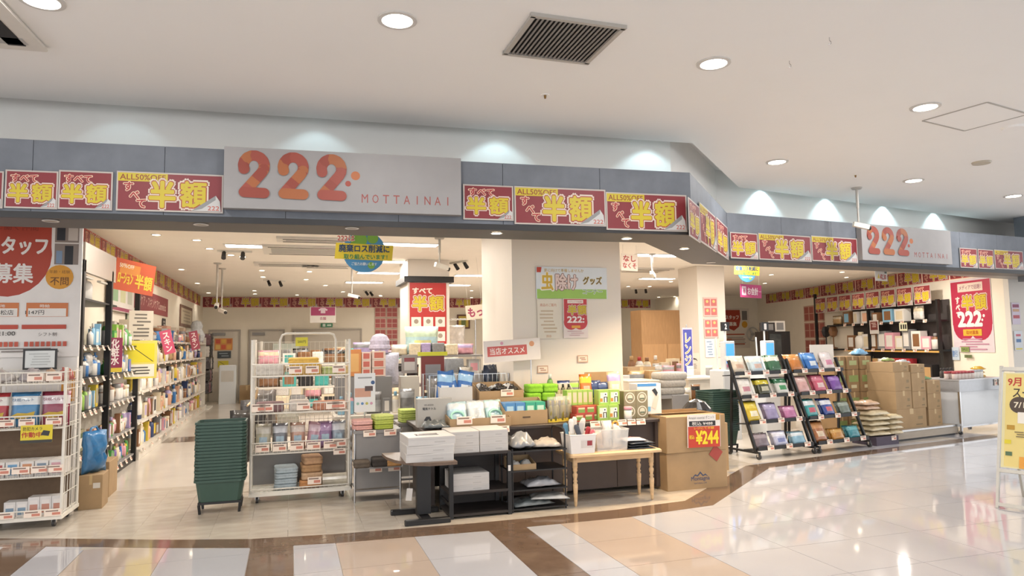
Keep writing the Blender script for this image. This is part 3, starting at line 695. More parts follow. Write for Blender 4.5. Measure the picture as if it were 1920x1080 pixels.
bag('clear_bag', 'clear plastic bag of grey fabric on the third rack shelf', 'bag', 2.22, 6.22, RZ[2], .34, .26, .10, '#9fa0a4', 3, .05, '#b9babd', .3)
bag('clear_pack', 'clear pack of dark green fabric on the bottom rack shelf', 'pack', 2.12, 6.24, RZ[3], .40, .28, .08, '#747b7c', 4, .1, '#8d9698', .3)
bag('clear_pack', 'white pack leaning over the green one on the bottom rack shelf', 'pack', 2.30, 6.19, RZ[3]+.055, .36, .25, .06, '#cfccc6', 5, -.25, '#b7bbc0', .2)
# --- pine bench with turned legs
t = thing('wooden_bench', 'pale pine bench table with four turned legs before the dark counter', 'table', (0, 0, 0))
MB().cbox(2.46, 3.40, 6.03, 6.44, .455, .487, .012).build('table_top', PINE, t)
MB().box(2.53, 3.33, 6.09, 6.105, .40, .455).build('apron', PINE, t); MB().box(2.53, 3.33, 6.37, 6.385, .40, .455).build('apron', PINE, t)
for x in (2.52, 3.33): MB().box(x-.008, x+.008, 6.09, 6.38, .40, .455).build('side_apron', PINE, t)
LEG = MB().lathe([(.010, 0), (.014, .02), (.022, .16), (.024, .20), (.014, .215), (.022, .23), (.014, .245), (.021, .27), (.024, .29), (.013, .31), (.022, .325), (.020, .345), (.024, .35), (.024, .455)], n=14).mesh('leg'); LEG.materials.append(PINE)
LEG.polygons.foreach_set('use_smooth', [True]*len(LEG.polygons))
for x in (2.53, 3.32):
    for y in (6.11, 6.37): link('leg', LEG, t, (x, y, 0))
BT = .487
# white tub of utensils
t = thing('white_tub', 'white plastic tub of utensils on the left of the pine bench', 'tub', (2.59, 6.16, BT), 0)
def tub(parent, w, d, h, m, nm='tub_wall', taper=.9, rim=.012):
    p = [(-w/2*taper, -d/2*taper), (w/2*taper, -d/2*taper), (w/2*taper, d/2*taper), (-w/2*taper, d/2*taper)]; q = [(-w/2, -d/2), (w/2, -d/2), (w/2, d/2), (-w/2, d/2)]
    i = .004; vs = [(*a, 0) for a in p]+[(*a, h) for a in q]+[(a[0]*(1-2*i/w), a[1]*(1-2*i/d), h) for a in q]+[(a[0]*(1-2*i/w), a[1]*(1-2*i/d), i) for a in p]
    fs = [(3, 2, 1, 0), (12, 13, 14, 15)]
    for r in (0, 4, 8): fs += [(r+k, r+(k+1) % 4, r+4+(k+1) % 4, r+4+k) for k in range(4)]
    MB().add(vs, fs).build(nm, m, parent)
    MB().tube([(-w/2, -d/2, h), (w/2, -d/2, h), (w/2, d/2, h), (-w/2, d/2, h)], rim*.5, 6, closed=True).build('rim', m, parent)
tub(t, .26, .24, .17, mat('white_plastic', '#e9e4df', .35, noise=.02))
MB().add([(-.02, -.1135, .05), (.10, -.1135, .05), (.10, -.118, .12), (-.02, -.118, .12)], [(0, 1, 2, 3)]).build('label', ink('#d7cfc9'), t)
MB().add([(.04, -.1155, .07), (.09, -.1155, .07), (.09, -.119, .115), (.04, -.119, .115)], [(0, 1, 2, 3)]).build('label_mark', ink('#9c3a42'), t)
for i, (dx, dy, c, h, an) in enumerate([(-.09, .03, '#5f8fae', .26, -.1), (-.06, -.02, 'white', .30, -.06), (-.02, .05, 'white', .31, .02), (.0, -.02, '#c9c4bf', .28, .1), (.03, .03, 'white', .30, .12), (.05, -.05, '#474b55', .26, -.35), (.07, .02, 'red', .22, .2), (.09, -.03, '#e0707c', .20, .25)]):
    b = MB().lathe([(.008, 0), (.010, h*.5), (.024, h*.55), (.026, h*.92), (.014, h)], n=8, sy=.4); me = b.mesh('utensil'); me.materials.append(pm(c))
    put('kitchen_utensil', me, f'{ {"#5f8fae": "blue", "#c9c4bf": "pale grey", "#474b55": "dark grey", "#e0707c": "pink"}.get(c, c)} long-handled utensil in the white tub, {ordw(i)} from the left', 'utensil', (2.59+dx, 6.16+dy, BT+.012), (an*.2, an, 0), 'utensils in the white tub')
# clear tub with cloths
t = thing('clear_tub', 'clear plastic tub of white bags on the pine bench', 'tub', (2.90, 6.19, BT), 0)
CLEARP = mat('clear_plastic', '#f0f0ee', .15, alpha=.3, noise=.05)
tub(t, .34, .25, .20, CLEARP)
for i, (dx, c, h, nm) in enumerate([(-.10, '#d9b58e', .17, 'tan'), (.0, '#e3dfd8', .26, 'white'), (.09, '#dcd6cc', .23, 'cream')]):
    put('bagged_cloth', pouch_mesh(.10, h, .10, c, c, i+2, .35), f'{nm} bagged cloth standing in the clear tub', 'bag', (2.90+dx, 6.19, BT+.006), .3*i)
put('ribbon_roll', MB().tube([(.03*math.cos(a*PI/4), 0, .03+.03*math.sin(a*PI/4)) for a in range(8)], .01, 6, closed=True).mesh('r'), 'orange ribbon loop poking out of the clear tub', 'ribbon', (2.99, 6.19, BT+.20)).data.materials.append(cloth('#dba24e'))
for i, (c, w, nm) in enumerate([('#41454a', .30, 'dark grey'), ('black', .29, 'black'), ('#55585c', .28, 'charcoal')]):
    put('flat_pack', pouch_mesh(w, .26, .035, c, c, 20+i, .12, True), f'{nm} flat plastic pack on the bench, {["bottom", "middle", "upper"][i]} of the pile', 'pack', (3.22, 6.21, BT+i*.024), .1*(i-1))
put('flat_pack', pouch_mesh(.25, .22, .04, '#e3dcdc', 'pink', 24, .12, True), 'white and pink flat pack on top of the dark packs on the bench', 'pack', (3.17, 6.20, BT+.073), -.1)
# --- two large cartons at the corner
t = thing('large_carton', 'large closed cardboard carton with blue mountain logo on the floor', 'box', (3.985, 6.62, 0), .02)
MB().cbox(-.355, .355, -.25, .25, .001, .378, .004).build('body', CARD, t)
NAVY = '#3b4a6b'
pr, pml, le, lml = print_geo([('p', [(-.10, .115), (-.06, .15), (-.035, .137), (0, .175), (.035, .137), (.06, .15), (.10, .115), (.06, .135), (.03, .125), (0, .155), (-.03, .125), (-.06, .135)], NAVY), ('t', 'Montagna', .0, .10, .22, .052, NAVY, .01), ('t', 'NATURAL LIFE', 0, .058, .15, .014, NAVY)], -.2505)
for nm, q, ml in (('print', pr, pml), ('lettering', le, lml)): q.build(nm, ml, t, (.03, 0, 0))
t = thing('large_carton', 'open-topped cardboard carton stacked above the mountain logo carton', 'box', (3.975, 6.61, .379), .045)
w, d, h = .71, .5, .385
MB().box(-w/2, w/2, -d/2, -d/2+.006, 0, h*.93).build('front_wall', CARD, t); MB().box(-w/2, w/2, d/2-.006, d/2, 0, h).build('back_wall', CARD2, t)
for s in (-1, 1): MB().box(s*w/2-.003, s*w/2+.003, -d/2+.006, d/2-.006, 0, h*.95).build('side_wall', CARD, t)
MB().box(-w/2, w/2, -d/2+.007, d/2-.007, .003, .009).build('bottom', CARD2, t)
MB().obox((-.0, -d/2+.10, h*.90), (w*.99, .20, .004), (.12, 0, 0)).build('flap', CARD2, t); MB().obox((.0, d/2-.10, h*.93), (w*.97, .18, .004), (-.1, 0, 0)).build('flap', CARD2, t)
MB().obox((.225, -.254, -.03), (.12, .003, .12), (0, PI/4-.1, 0)).build('red_sticker', ink('#a8463c'), t)
p = panel('price_placard', 'yellow on red price placard reading 244 yen on the upper carton', 'sign', (4.06, 6.336, .588), .045, .40, .33, '#e6e0da', [
    ('t', 'Amazon essential ボニット', -.03, .135, .31, .034, '#33302f'), ('r', .17, .135, .05, .06, '#b98a3c'), ('r', -.02, .075, .32, .05, '#2a2728'), ('t', '税込 ¥488', -.02, .075, .25, .036, '#e5dfd8', .012),
    ('r', 0, -.06, .385, .21, '#c2402c'), ('t', 'レジにて半額', .0, .028, .24, .024, '#e9c33c', .01), ('t', '税込', -.15, -.06, .06, .04, '#e9cf2e', .02), ('t', '¥244', .035, -.065, .27, .13, '#ecd52e', .035)], .004, roll=.02)
# --- long dark counter behind
DARKB = mat('dark_brown_board', '#3d332f', .45, noise=.15, nscale=5, stretch=(1, 1, 6))
DARKF = mat('dark_taupe_front', '#4b403c', .5, noise=.08, nscale=5)
t = thing('display_counter', 'long dark brown counter crowded with boxes before the column', 'counter', (0, 0, 0))
MB().cbox(1.18, 3.72, 6.46, 7.46, .69, .72, .005).build('counter_top', DARKB, t)
MB().box(1.24, 3.66, 7.36, 7.40, .03, .69).build('back_panel', DARKF, t)
for i in range(4): MB().box(1.70+i*.49+.003, 1.70+(i+1)*.49-.003, 6.545, 6.57, .05, .69).build('front_panel', DARKF, t)
for x in (1.26, 3.62): MB().box(x-.03, x+.03, 6.50, 7.36, .03, .69).build('end_panel', DARKF, t)
for x in (1.3, 2.4, 3.6):
    for y in (6.62, 7.3): caster(t, x, y, .025)
MB().box(1.9, 3.5, 6.98, 7.44, .72, .90).build('riser', DARKB, t)
MB().box(1.3, 1.9, 7.0, 7.44, .72, .93).build('riser', DARKB, t)
for x in (1.62, 1.95, 3.02, 3.2, 3.4, 2.9, 3.3): price_tag(t, (x, 6.452, .70), 0, .11, .06, -.25)
CT = .72
bag('plastic_bag', 'small dark bag in shiny clear plastic at the left counter end', 'bag', 1.31, 6.56, CT, .26, .17, .10, '#6d7272', 8, .15, '#a9aeb0', .5)
t = thing('appliance_box', 'grey appliance box with dark kettle picture standing on the counter', 'box', (1.34, 6.78, CT), .02)
MB().cbox(-.17, .17, -.05, .05, 0, .27, .003).build('body', ink('#a9a6a0'), t)
pr, pml, le, lml = print_geo([('p', [(-.10, .02), (-.04, .02), (-.035, .07), (-.05, .10), (-.085, .10), (-.105, .07)], '#3a3b40'), ('r', .0, .04, .05, .05, '#4c4e55'), ('r', .055, .04, .03, .04, '#5c5e63'), ('t', 'VS-KE50', -.06, .21, .09, .016, '#4a4a4c'), ('t', '電気ケトル', -.055, .175, .13, .026, '#3c3c3e', .02)], -.051)
pr.build('print', pml, t); le.build('lettering', lml, t)
tr1 = tray('cardboard_tray', 'wide cardboard tray of blue ringed packs on the counter', (1.74, 6.64, CT), .60, .26, .12, .72)
for x in (-.16, .17): price_tag(tr1, (x, -.134, .07), 0, .15, .075, 0)
for i, (x, c) in enumerate([(-.2, '#b9d8e2'), (.0, '#cfd6d8'), (.19, '#b9dcdc')]):
    t = thing('ring_pack', f'clear pack holding a pale blue ring in the counter tray, {["left", "middle", "right"][i]}', 'pack', (1.74+x, 6.62+.02*i, CT+.012), 0, 'ringed packs')
    link('bag', pouch_mesh(.20, .25, .07, c, '#dfe6e8', i, .3), t, (0, 0, 0), (-.5, 0, .1*(i-1)))
    if i != 1: MB().tube([(.065*math.cos(a*PI/8), .0, .10+.05*math.sin(a*PI/8)) for a in range(16)], .011, 6, closed=True).build('ring', ink('#a9dccb'), t, (0, -.045, .0), (-.5, 0, 0))
tr2 = tray('cardboard_tray', 'deep cardboard tray of blue and green tissue boxes on the counter', (2.22, 6.70, CT), .44, .26, .24, .55)
MB().box(-.04, .04, -.132, -.1305, .06, .075).build('hand_hole', ink('#5a4630'), tr2)
for i, (c, c2) in enumerate([('blue', 'white'), ('blue', 'white'), ('teal', 'white'), ('teal', 'white')]):
    put('tissue_box', box_mesh(.10, .2, .20, '#4f86ba' if c == 'blue' else '#3fa384', 'white', '#a9cbdc' if c == 'blue' else '#bfe0c8'), f'{c} tissue box in the deep cardboard tray, {ordw(i)} from the left', 'box', (2.06+i*.105, 6.69, CT+.008), 0, 'tissue boxes in the tray')
# zip bags with olive bottles
for i in range(3):
    t = thing('zip_bag', f'clear zip bag holding olive tubes on the counter, {["left", "middle", "right"][i]} of three', 'bag', (2.515+i*.085, 6.62+.03*i, CT), .0, 'zip bags on the counter')
    MB().pillow(.12, .25, .05, nx=6, ny=6, seed=i, crumple=.2).build('film', FILMCLEAR, t, smooth=True)
    MB().box(-.055, .055, -.015, .015, .0, .03).build('yellow_base', pm('yellow'), t)
    for s in (-1, 1): link('olive_tube', bottle_mesh('bottle', .045, .20, '#8a7f3a', '#b5a545'), t, (s*.025, 0, .012))
# red boxes
for r in range(2):
    for c in range(3):
        if r == 1 and c == 2: pass
        put('red_box', box_mesh(.105, .13, .075, '#b24a3a', '#7a9a4a', '#d9c9a0'), f'small red box on the counter, {["lower", "upper"][r]} row, {["left", "middle", "right"][c]}', 'box', (2.77+c*.108+.02*r, 6.60+.02*c, CT+r*.0755), .04*(r-.5), 'small red boxes')
# green and white boxes with a black and white patch
def patch_box(x, y, z, label, w=.115, h=.15):
    t = thing('green_box', label, 'box', (x, y, z), 0, 'green and white snack boxes')
    if 'gb' not in GM:
        m = box_mesh(w, .12, h, '#9cbf5c', '#efe9da', '#e7e6cc'); GM['gb'] = m
        pr, pml, le, lml = print_geo([('c', .018, .105, .021, '#f0efe9'), ('c', .018, .106, .008, '#26282a'), ('r', .018, .055, .04, .055, '#26282a'), ('r', .018, .05, .02, .05, '#efeeea'), ('r', -.03, .05, .03, .035, '#c98a3c')], -.0601)
        m2 = pr.mesh('print'); [m2.materials.append(q) for q in pml]; GM['gbp'] = m2
    link('body', GM['gb'], t); link('print', GM['gbp'], t, kind='stuff')
k = 0
for i in range(2): patch_box(3.03+i*.118, 6.60, CT, f'green and white box on the counter, lower row, {["left", "right"][i]}')
MB_ = None
for i in range(5): put('snack_box', box_mesh(.055, .12, .15, '#9cbf5c', '#e3c3a8'), f'narrow green box with peach label in the upper row, {ordw(i)} from the left', 'box', (2.73+i*.058, 6.755, CT+.152), 0, 'narrow green snack boxes')
for i in range(5): put('snack_box', box_mesh(.055, .12, .15, '#a3a06c', '#cfb79a'), f'narrow olive box under the green ones, {ordw(i)} from the left', 'box', (2.73+i*.058, 6.76, CT), 0, 'narrow olive snack boxes')
for i in range(2): patch_box(3.06+i*.118, 6.64, CT+.151, f'green and white box on the counter, upper row, {["left", "right"][i]}')
put('yoghurt_cup', bottle_mesh('jar', .085, .13, '#8fa09c', 'pink', 'white'), 'white cup with pink lid before the round-label boxes', 'cup', (3.30, 6.53, CT))
for r in range(2):
    for c in range(2):
        t = thing('round_label_box', f'grey-brown box with round white emblem, {["lower", "upper"][r]} {["left", "right"][c]} of four', 'box', (3.36+c*.138, 6.66, CT+r*.141), 0, 'round emblem boxes')
        MB().cbox(-.068, .068, -.068, .068, 0, .14, .002).build('body', ink('#8d8468'), t)
        pr, pml, le, lml = print_geo([('c', 0, .07, .055, '#e3ddcb'), ('c', 0, .07, .045, '#93876a'), ('c', 0, .075, .03, '#d7d3bd'), ('r', 0, .058, .05, .014, '#5f6d55')], -.069)
        pr.build('print', pml, t)
t = thing('blue_white_box', 'white box with large blue picture at the right counter end', 'box', (3.66, 6.86, CT), -.05)
MB().cbox(-.12, .16, -.10, .10, 0, .34, .003).build('body', ink('#dfe1e4'), t)
pr, pml, le, lml = print_geo([('r', -.005, .325, .22, .03, '#4f8fce'), ('r', -.03, .15, .16, .12, '#dfe6ee'), ('p', [(-.115, .06), (-.03, .06), (-.02, .12), (-.06, .15), (-.115, .14)], '#3d8fd0'), ('p', [(.04, .09), (.09, .06), (.13, .2), (.09, .29), (.05, .27), (.08, .2)], '#e3d3c8'), ('p', [(.05, .27), (.09, .29), (.12, .24), (.10, .2)], '#33363c'), ('r', .0, .07, .06, .05, '#6fb3e0')], -.101)
pr.build('print', pml, t)
# back row on the riser
RT1 = .90
t = tray('white_carton_tray', 'white carton of blue wet-wipe packs at the back of the counter', (1.62, 7.14, .93), .34, .24, .16, .9, 0, ink('#cfccc8'))
for i, (x, c, rz) in enumerate([(-.11, 'navy', .1), (.0, 'blue', -.25), (.10, 'blue', .2)]):
    put('wipe_pack', pouch_mesh(.17, .30, .06, '#3a6fb5', '#9cc4e4', i, .15, False, '#dfe8ee'), f'blue wet-wipe pack standing in the white carton, {["left", "middle", "right"][i]}', 'pack', (1.62+x, 7.14+.03*(i-1), .937), (-.15, rz, 0), 'wet-wipe packs')
t = tray('cardboard_tray', 'open cardboard box of black wrapped goods at the back of counter', (2.10, 7.18, RT1), .48, .34, .20, .62)
price_tag(t, (.06, -.176, .1), 0, .14, .07, 0)
for i in range(6): put('wrapped_item', pouch_mesh(.14, .14, .08, 'black', 'silver', i % 3, .45, True), f'black and silver wrapped item in the rear cardboard box, {["front", "back"][i//3]} row, {["left", "middle", "right"][i % 3]}', 'pack', (1.94+(i % 3)*.15, 7.12+.11*(i//3), RT1+.10+.02*(i % 2)), .5*i, 'black wrapped goods')
MB().box(1.90, 2.30, 7.02, 7.34, .0, .09).build('filler', CARD2, t, (-2.10, -7.18, .008))
for r in range(2):
    for c in range(2): put('green_pack', fold_mesh(.165, .20, .086, '#86c034', 2), f'bright green soft pack behind the counter trays, {["lower", "upper"][r]} {["left", "right"][c]}', 'pack', (2.46+c*.17+.02*r, 7.10, RT1+r*.088), 0, 'green soft packs')
t = tray('bottle_box', 'white display box of dark bottles behind the zip bags', (2.80, 7.06, RT1), .22, .16, .17, .4, 0, ink('#cfc8ba'))
for i in range(3): put('dark_bottle', bottle_mesh('bottle', .055, .16, '#5a5a44', '#3d3f3a', '#b9b08c'), f'dark bottle in the white display box, {ordw(i)} from the left', 'bottle', (2.735+i*.066, 7.05, RT1+.008), 0, 'dark bottles')
put('green_spray', bottle_mesh('bottle', .075, .27, '#6f9a52', '#d5d8d2', 'yellow'), 'tall green bottle standing before the column', 'bottle', (2.74, 7.28, RT1))
for i, (x, c, c2, w, h, nm) in enumerate([(2.86, 'navy', '#6f7fae', .15, .20, 'navy'), (2.97, '#8a8a86', 'lime', .17, .19, 'grey and green'), (3.12, '#d8742c', 'yellow', .15, .26, 'yellow and orange'), (3.24, 'navy', '#40527e', .14, .19, 'dark navy'), (3.33, 'navy', '#50628e', .15, .17, 'rightmost navy')]):
    put('snack_pouch', pouch_mesh(w, h, .06, c, c2, i % 3, .12, False, '#c9b79a' if i == 2 else None), f'{nm} glossy pouch in the back row before the column', 'pouch', (x, 7.16+.02*(i % 2), RT1), (-.12, 0, 0), 'glossy pouches before the column')
t = tray('cardboard_tray', 'open cardboard box with tall back behind the purple pouch', (3.40, 7.34, RT1), .36, .18, .27, .45)
put('cream_pouch', pouch_mesh(.17, .28, .07, '#d9c7a4', '#b7a3cf', 1, .12, False, '#efe7d6'), 'cream and purple pouch leaning on the cardboard box', 'pouch', (3.45, 7.12, RT1), (-.15, 0, 0))
# ================================================================ racks, carts and baskets by the shop front
# --- white wire display rack, centre
def wire_rack(label, loc, w, d, tiers, hgt, back=True, side_n=6):
    t = thing('wire_rack', label, 'rack', loc)
    for x in (-w/2, w/2):
        for y in (0, d): MB().cyl((x, y, .07), (x, y, hgt), .013, .013, 8).build('post', WIREW, t)
        g_ = MB()
        for j in range(side_n+1): g_.wire((x, d*j/side_n, .10), (x, d*j/side_n, hgt-.02), .0028)
        for k in range(9): g_.wire((x, 0, .12+(hgt-.16)*k/8), (x, d, .12+(hgt-.16)*k/8), .0036)
        g_.build('side_grid', WIREW, t, kind='stuff')
    if back:
        g_ = wire_grid(w, hgt-.12, int(w/.045), 9, .0026); g_.build('back_grid', WIREW, t, (0, d, .10), kind='stuff')
    for z, lip in tiers:
        g_ = MB(); n = int(w/.04)
        for i in range(n+1):
            x = -w/2+w*i/n; g_.wire((x, 0, z), (x, d, z), .0026); g_.wire((x, -.01, z), (x, -.03, z+lip), .0026)
        for k in range(5): g_.wire((-w/2, d*k/4, z), (w/2, d*k/4, z), .003)
        g_.build('basket_wires', WIREW, t, kind='stuff')
        MB().tube([(-w/2, -.03, z+lip), (w/2, -.03, z+lip)], .0065, 6).build('basket_rim', WIREW, t)
        MB().tube([(-w/2, -.012, z), (w/2, -.012, z)], .008, 6).build('basket_front_rail', WIREW, t)
    MB().box(-w/2-.015, w/2+.015, -.03, d+.02, .07, .10).build('base', WIREW, t)
    for x in (-w/2+.06, w/2-.06):
        for y in (.04, d-.05): caster(t, x, y, .032)
    return t
WRX, WRY = .115, 7.33
t = wire_rack('tall white wire rack on casters full of folded fabrics, left of centre', (WRX, WRY, 0), .93, .42, [(1.22, .12), (.86, .09), (.47, .11), (.105, .03)], 1.58)
MB().tube([(-.21, .21, 1.22), (-.21, .21, 1.58), (-.19, .21, 1.63), (-.15, .21, 1.645), (.28, .21, 1.645), (.32, .21, 1.63), (.34, .21, 1.58), (.34, .21, 1.22)], .011, 7).build('hoop', WIREW, t)
MB().box(-.46, .46, .395, .405, .11, .44).build('grey_backing', GREYM, t)
for x, z in [(-.40, .94), (-.33, .94), (.02, .94), (.30, .94), (.36, .94)]: price_tag(t, (x, -.036, z-.02), 0, .13, .075, 0)
for i in range(5): price_tag(t, (-.36+i*.16, -.036, .53), 0, .13, .07, 0)
price_tag(t, (.37, -.036, .545), 0, .13, .07, 0); price_tag(t, (.37, -.036, .46), 0, .12, .06, 0)
for x in (-.06, .10, .36): price_tag(t, (x, -.036, 1.28), 0, .13, .075, 0)
price_tag(t, (.13, -.036, .19), 0, .13, .07, 0)
for i, (x, c, w, h, nm) in enumerate([(-.30, '#d3cdc4', .28, .11, 'white'), (.04, '#d7ac4c', .32, .11, 'lower yellow'), (.02, '#e2b75c', .30, .06, 'upper yellow'), (.27, '#bcc886', .15, .07, 'pale green'), (.40, '#d9c08a', .12, .08, 'tan')]):
    put('folded_fabric', fold_mesh(w, .3, h, c, 2), f'{nm} folded fabric in the top basket of the white wire rack', 'fabric', (WRX+x, WRY+.2, 1.226+(.11 if i == 2 else 0)), 0, 'fabrics in the top basket')
for i, (x, c, w, h, nm) in enumerate([(-.30, '#8d6f70', .27, .09, 'mauve'), (-.02, '#d9d0c8', .20, .10, 'striped white'), (.28, '#cf9378', .33, .08, 'peach')]):
    put('folded_fabric', fold_mesh(w, .3, h, c, 2), f'{nm} folded fabric on the second tier of the white wire rack', 'fabric', (WRX+x, WRY+.2, .866), 0, 'fabrics on the second tier')
for i, (x, c, c2, nm) in enumerate([(-.36, '#b9b39c', '#d7d0c2', 'sage'), (-.20, '#77787e', '#d9d9dc', 'grey'), (-.03, '#c39a86', '#e3d3c8', 'peach'), (.12, '#c49aa8', '#e3c8d0', 'pink'), (.24, '#8f6f96', '#b795b8', 'purple'), (.37, '#9aa3ae', '#e6e6e8', 'blue grey')]):
    put('wrapped_towel', pouch_mesh(.15, .27, .12, c, c2, i % 3, .2, False, '#9fb6c4'), f'{nm} towel in clear wrap standing in the third tier of the rack', 'towel', (WRX+x, WRY+.16, .476), (-.18, .12 if i == 3 else 0, 0), 'wrapped towels on the rack')
for i, (z, c) in enumerate([(0, '#c98f5c'), (.075, '#c9a684'), (.15, '#b08a63'), (.225, '#b99370')]):
    put('folded_garment', fold_mesh(.22-.01*i, .3, .072, c, 2), f'tan folded garment on the rack bottom tier, {ordw(i)} from below', 'garment', (WRX+.10+.01*(i % 2), WRY+.2, .106+z), .05*(i-1), 'tan folded garments')
for i in range(4): put('folded_garment', fold_mesh(.22, .3, .05, '#a9b6bd', 2), f'pale blue folded garment on the rack bottom tier, {ordw(i)} from below', 'garment', (WRX-.14, WRY+.2, .106+i*.052), .04*(i-1), 'pale blue folded garments')
put('rolled_mat', MB().cyl((-.12, 0, .06), (.12, 0, .06), .06, .06, 14).mesh('r'), 'white rolled mat with clear wrap on the rack bottom tier', 'mat', (WRX+.33, WRY+.12, .106)).data.materials.append(gloss('#cfc7b4'))
panel('shelf_card', 'small yellow price card clipped to the hoop of the white rack', 'sign', (WRX+.0, WRY+.19, 1.56), 0, .12, .09, '#d8cf3a', [('t', '200円', 0, 0, .08, .03, '#5a5a20', .01)], .003)
# --- grey panelled cart right of the rack
t = thing('grey_cart', 'grey metal cart with two shelves of folded cloths beside white rack', 'cart', (.83, 7.02, 0))
for x in (-.22, .22):
    for y in (0, .40): MB().cyl((x, y, 0 if y == 0 else .06), (x, y, .70), .010, .010, 8).build('post', CHROME, t)
MB().box(-.23, .23, -.01, .41, .655, .685).build('top_shelf', GREYM, t)
MB().box(-.215, .215, -.005, .40, .345, .36).build('shelf', GREYM, t)
MB().box(-.21, .21, .0, .012, .36, .655).build('front_panel', GREYM, t); MB().box(-.21, .21, .0, .012, .13, .345).build('front_panel', GREYM, t)
MB().box(-.21, .21, .0, .40, .10, .115).build('bottom_shelf', GREYM, t)
for x in (-.08, .12): price_tag(t, (x, -.012, .655), 0, .12, .06, -.1)
for x in (-.02, .16): price_tag(t, (x, -.012, .31), 0, .12, .06, -.1)
for i, (x, c) in enumerate([(-.17, '#5c5248'), (.0, '#37322f'), (.13, '#a37a4c')]): put('folded_scarf', fold_mesh(.15, .18, .06+.02*(i == 1), c, 2), f'{["olive brown", "black", "tan"][i]} folded scarf before the grey cart panel', 'scarf', (.83+x*1.0, 7.0-.11, .3605), 0, 'scarves on the grey cart')
MB().box(-.215, .215, -.20, -.006, .345, .36).build('front_ledge', GREYM, t)
for i, (x, z, c, nm) in enumerate([(-.14, 0, '#dba49a', 'lower pink'), (-.14, .05, '#e2b0a8', 'upper pink'), (.06, 0, '#a9b84c', 'lower lime'), (.06, .045, '#b7c45c', 'middle lime'), (.06, .09, '#c3cf74', 'upper lime')]):
    put('folded_towel', fold_mesh(.19, .25, .044, c, 2), f'{nm} folded towel on top of the grey cart', 'towel', (.83+x, 7.15, .686+z), .03*i, 'towels on the grey cart')
for i in range(3): put('folded_towel', fold_mesh(.18, .25, .044, '#bccb6c', 2), f'lime folded towel on the second grey cart, {ordw(i)} from below', 'towel', (1.22, 7.64, .686+i*.045), .02, 'towels on the grey cart')
t = thing('grey_cart', 'second grey metal cart half hidden behind the brown desk', 'cart', (1.24, 7.50, 0))
for x in (-.13, .15):
    for y in (0, .40): MB().cyl((x, y, .0), (x, y, .68), .010, .010, 8).build('post', CHROME, t)
MB().box(-.14, .16, -.01, .41, .655, .685).build('top_shelf', GREYM, t); MB().box(-.13, .15, .0, .012, .13, .655).build('front_panel', mat('pale_metal', '#b5aea6', .4, noise=.03), t); MB().box(-.14, .16, -.01, .41, .09, .11).build('bottom_shelf', GREYM, t)
# --- stacks of green shopping baskets
def basket_stack(label, loc, n, rotz, w=.44, d=.32, dz=.029, legs=True):
    t = thing('basket_trolley', label+', the wheeled stand below', 'trolley', loc, rotz)
    MB().box(-w*.42, w*.42, -d*.42, d*.42, .085, .105).build('tray', BLACK, t)
    for sx in (-1, 1):
        for sy in (-1, 1): MB().cyl((sx*w*.38, sy*d*.38, 0), (sx*w*.40, sy*d*.40, .085), .012, .014, 8).build('leg', BLACK, t)
    G = mat('green_plastic', '#3a5349', .45, noise=.06, nscale=9); k = ('bk', w, d)
    if k not in GM:
        b = MB(); r_ = []; tp = .86
        h = .20
        for (s, z) in ((tp, 0), (1, h), (1.06, h), (1.06, h-.022), (1.0, h-.022)):
            for (x, y) in ((-1, -.8), (-.85, -1), (.85, -1), (1, -.8), (1, .8), (.85, 1), (-.85, 1), (-1, .8)): r_.append((x*w/2*s/1.06, y*d/2*s/1.06, z))
        fs = [tuple(range(7, -1, -1))]
        for q in range(4): fs += [(q*8+i, q*8+(i+1) % 8, q*8+8+(i+1) % 8, q*8+8+i) for i in range(8)]
        b.add(r_, fs); m = b.mesh('shopping_basket'); m.materials.append(G); GM[k] = m
    for i in range(n):
        o = put('shopping_basket', GM[k], f'green plastic basket in {label}, {ordw(i)} from below', 'basket', (loc[0], loc[1], .106+i*dz), rotz+.01*((i*7) % 5-2), 'stacked green shopping baskets')
basket_stack('the stack left of the white wire rack', (-.60, 7.18, 0), 19, 0)
basket_stack('the stack behind the pouch racks', (5.62, 8.42, 0), 19, .1, .50, .36)
# --- left wire rack
WLX, WLY = -2.18, 7.03
t = wire_rack('white wire rack of boxed goods cut by the left frame edge', (WLX, WLY, 0), .64, .46, [(1.22, .10), (.84, .11), (.43, .09), (.085, .07)], 1.36)
panel('camera_notice', 'yellow notice about a security camera hanging on the left wire rack', 'sign', (WLX+.13, WLY-.05, .80), 0, .235, .15, '#dcc733', [('t', '防犯カメラ', -.03, .045, .14, .032, '#2d2a20', .015), ('t', '作動中', -.035, -.005, .15, .045, '#b3382c', .025), ('p', [(.03, -.01), (.09, -.02), (.10, .02), (.05, .03)], '#333436'), ('r', 0, -.062, .235, .025, '#3a3833')], .003)
for x in (-.25, -.12, .02, .16, .27): price_tag(t, (x, -.04, .50), 0, .13, .06, 0)
for x in (-.25, -.10, .05, .25): price_tag(t, (x, -.04, .90), 0, .12, .06, 0)
for x in (-.08, .12, .27): price_tag(t, (x, -.04, .13), 0, .13, .055, 0)
for x in (.1, .24): price_tag(t, (x, -.04, 1.28), 0, .12, .07, 0)
MB().box(-.30, .30, .30, .31, .44, .83).build('brown_backing', mat('brown_board', '#6d5844', .7, noise=.1), t); MB().box(-.30, .30, .30, .31, .10, .42).build('brown_backing', MATS['brown_board'], t)
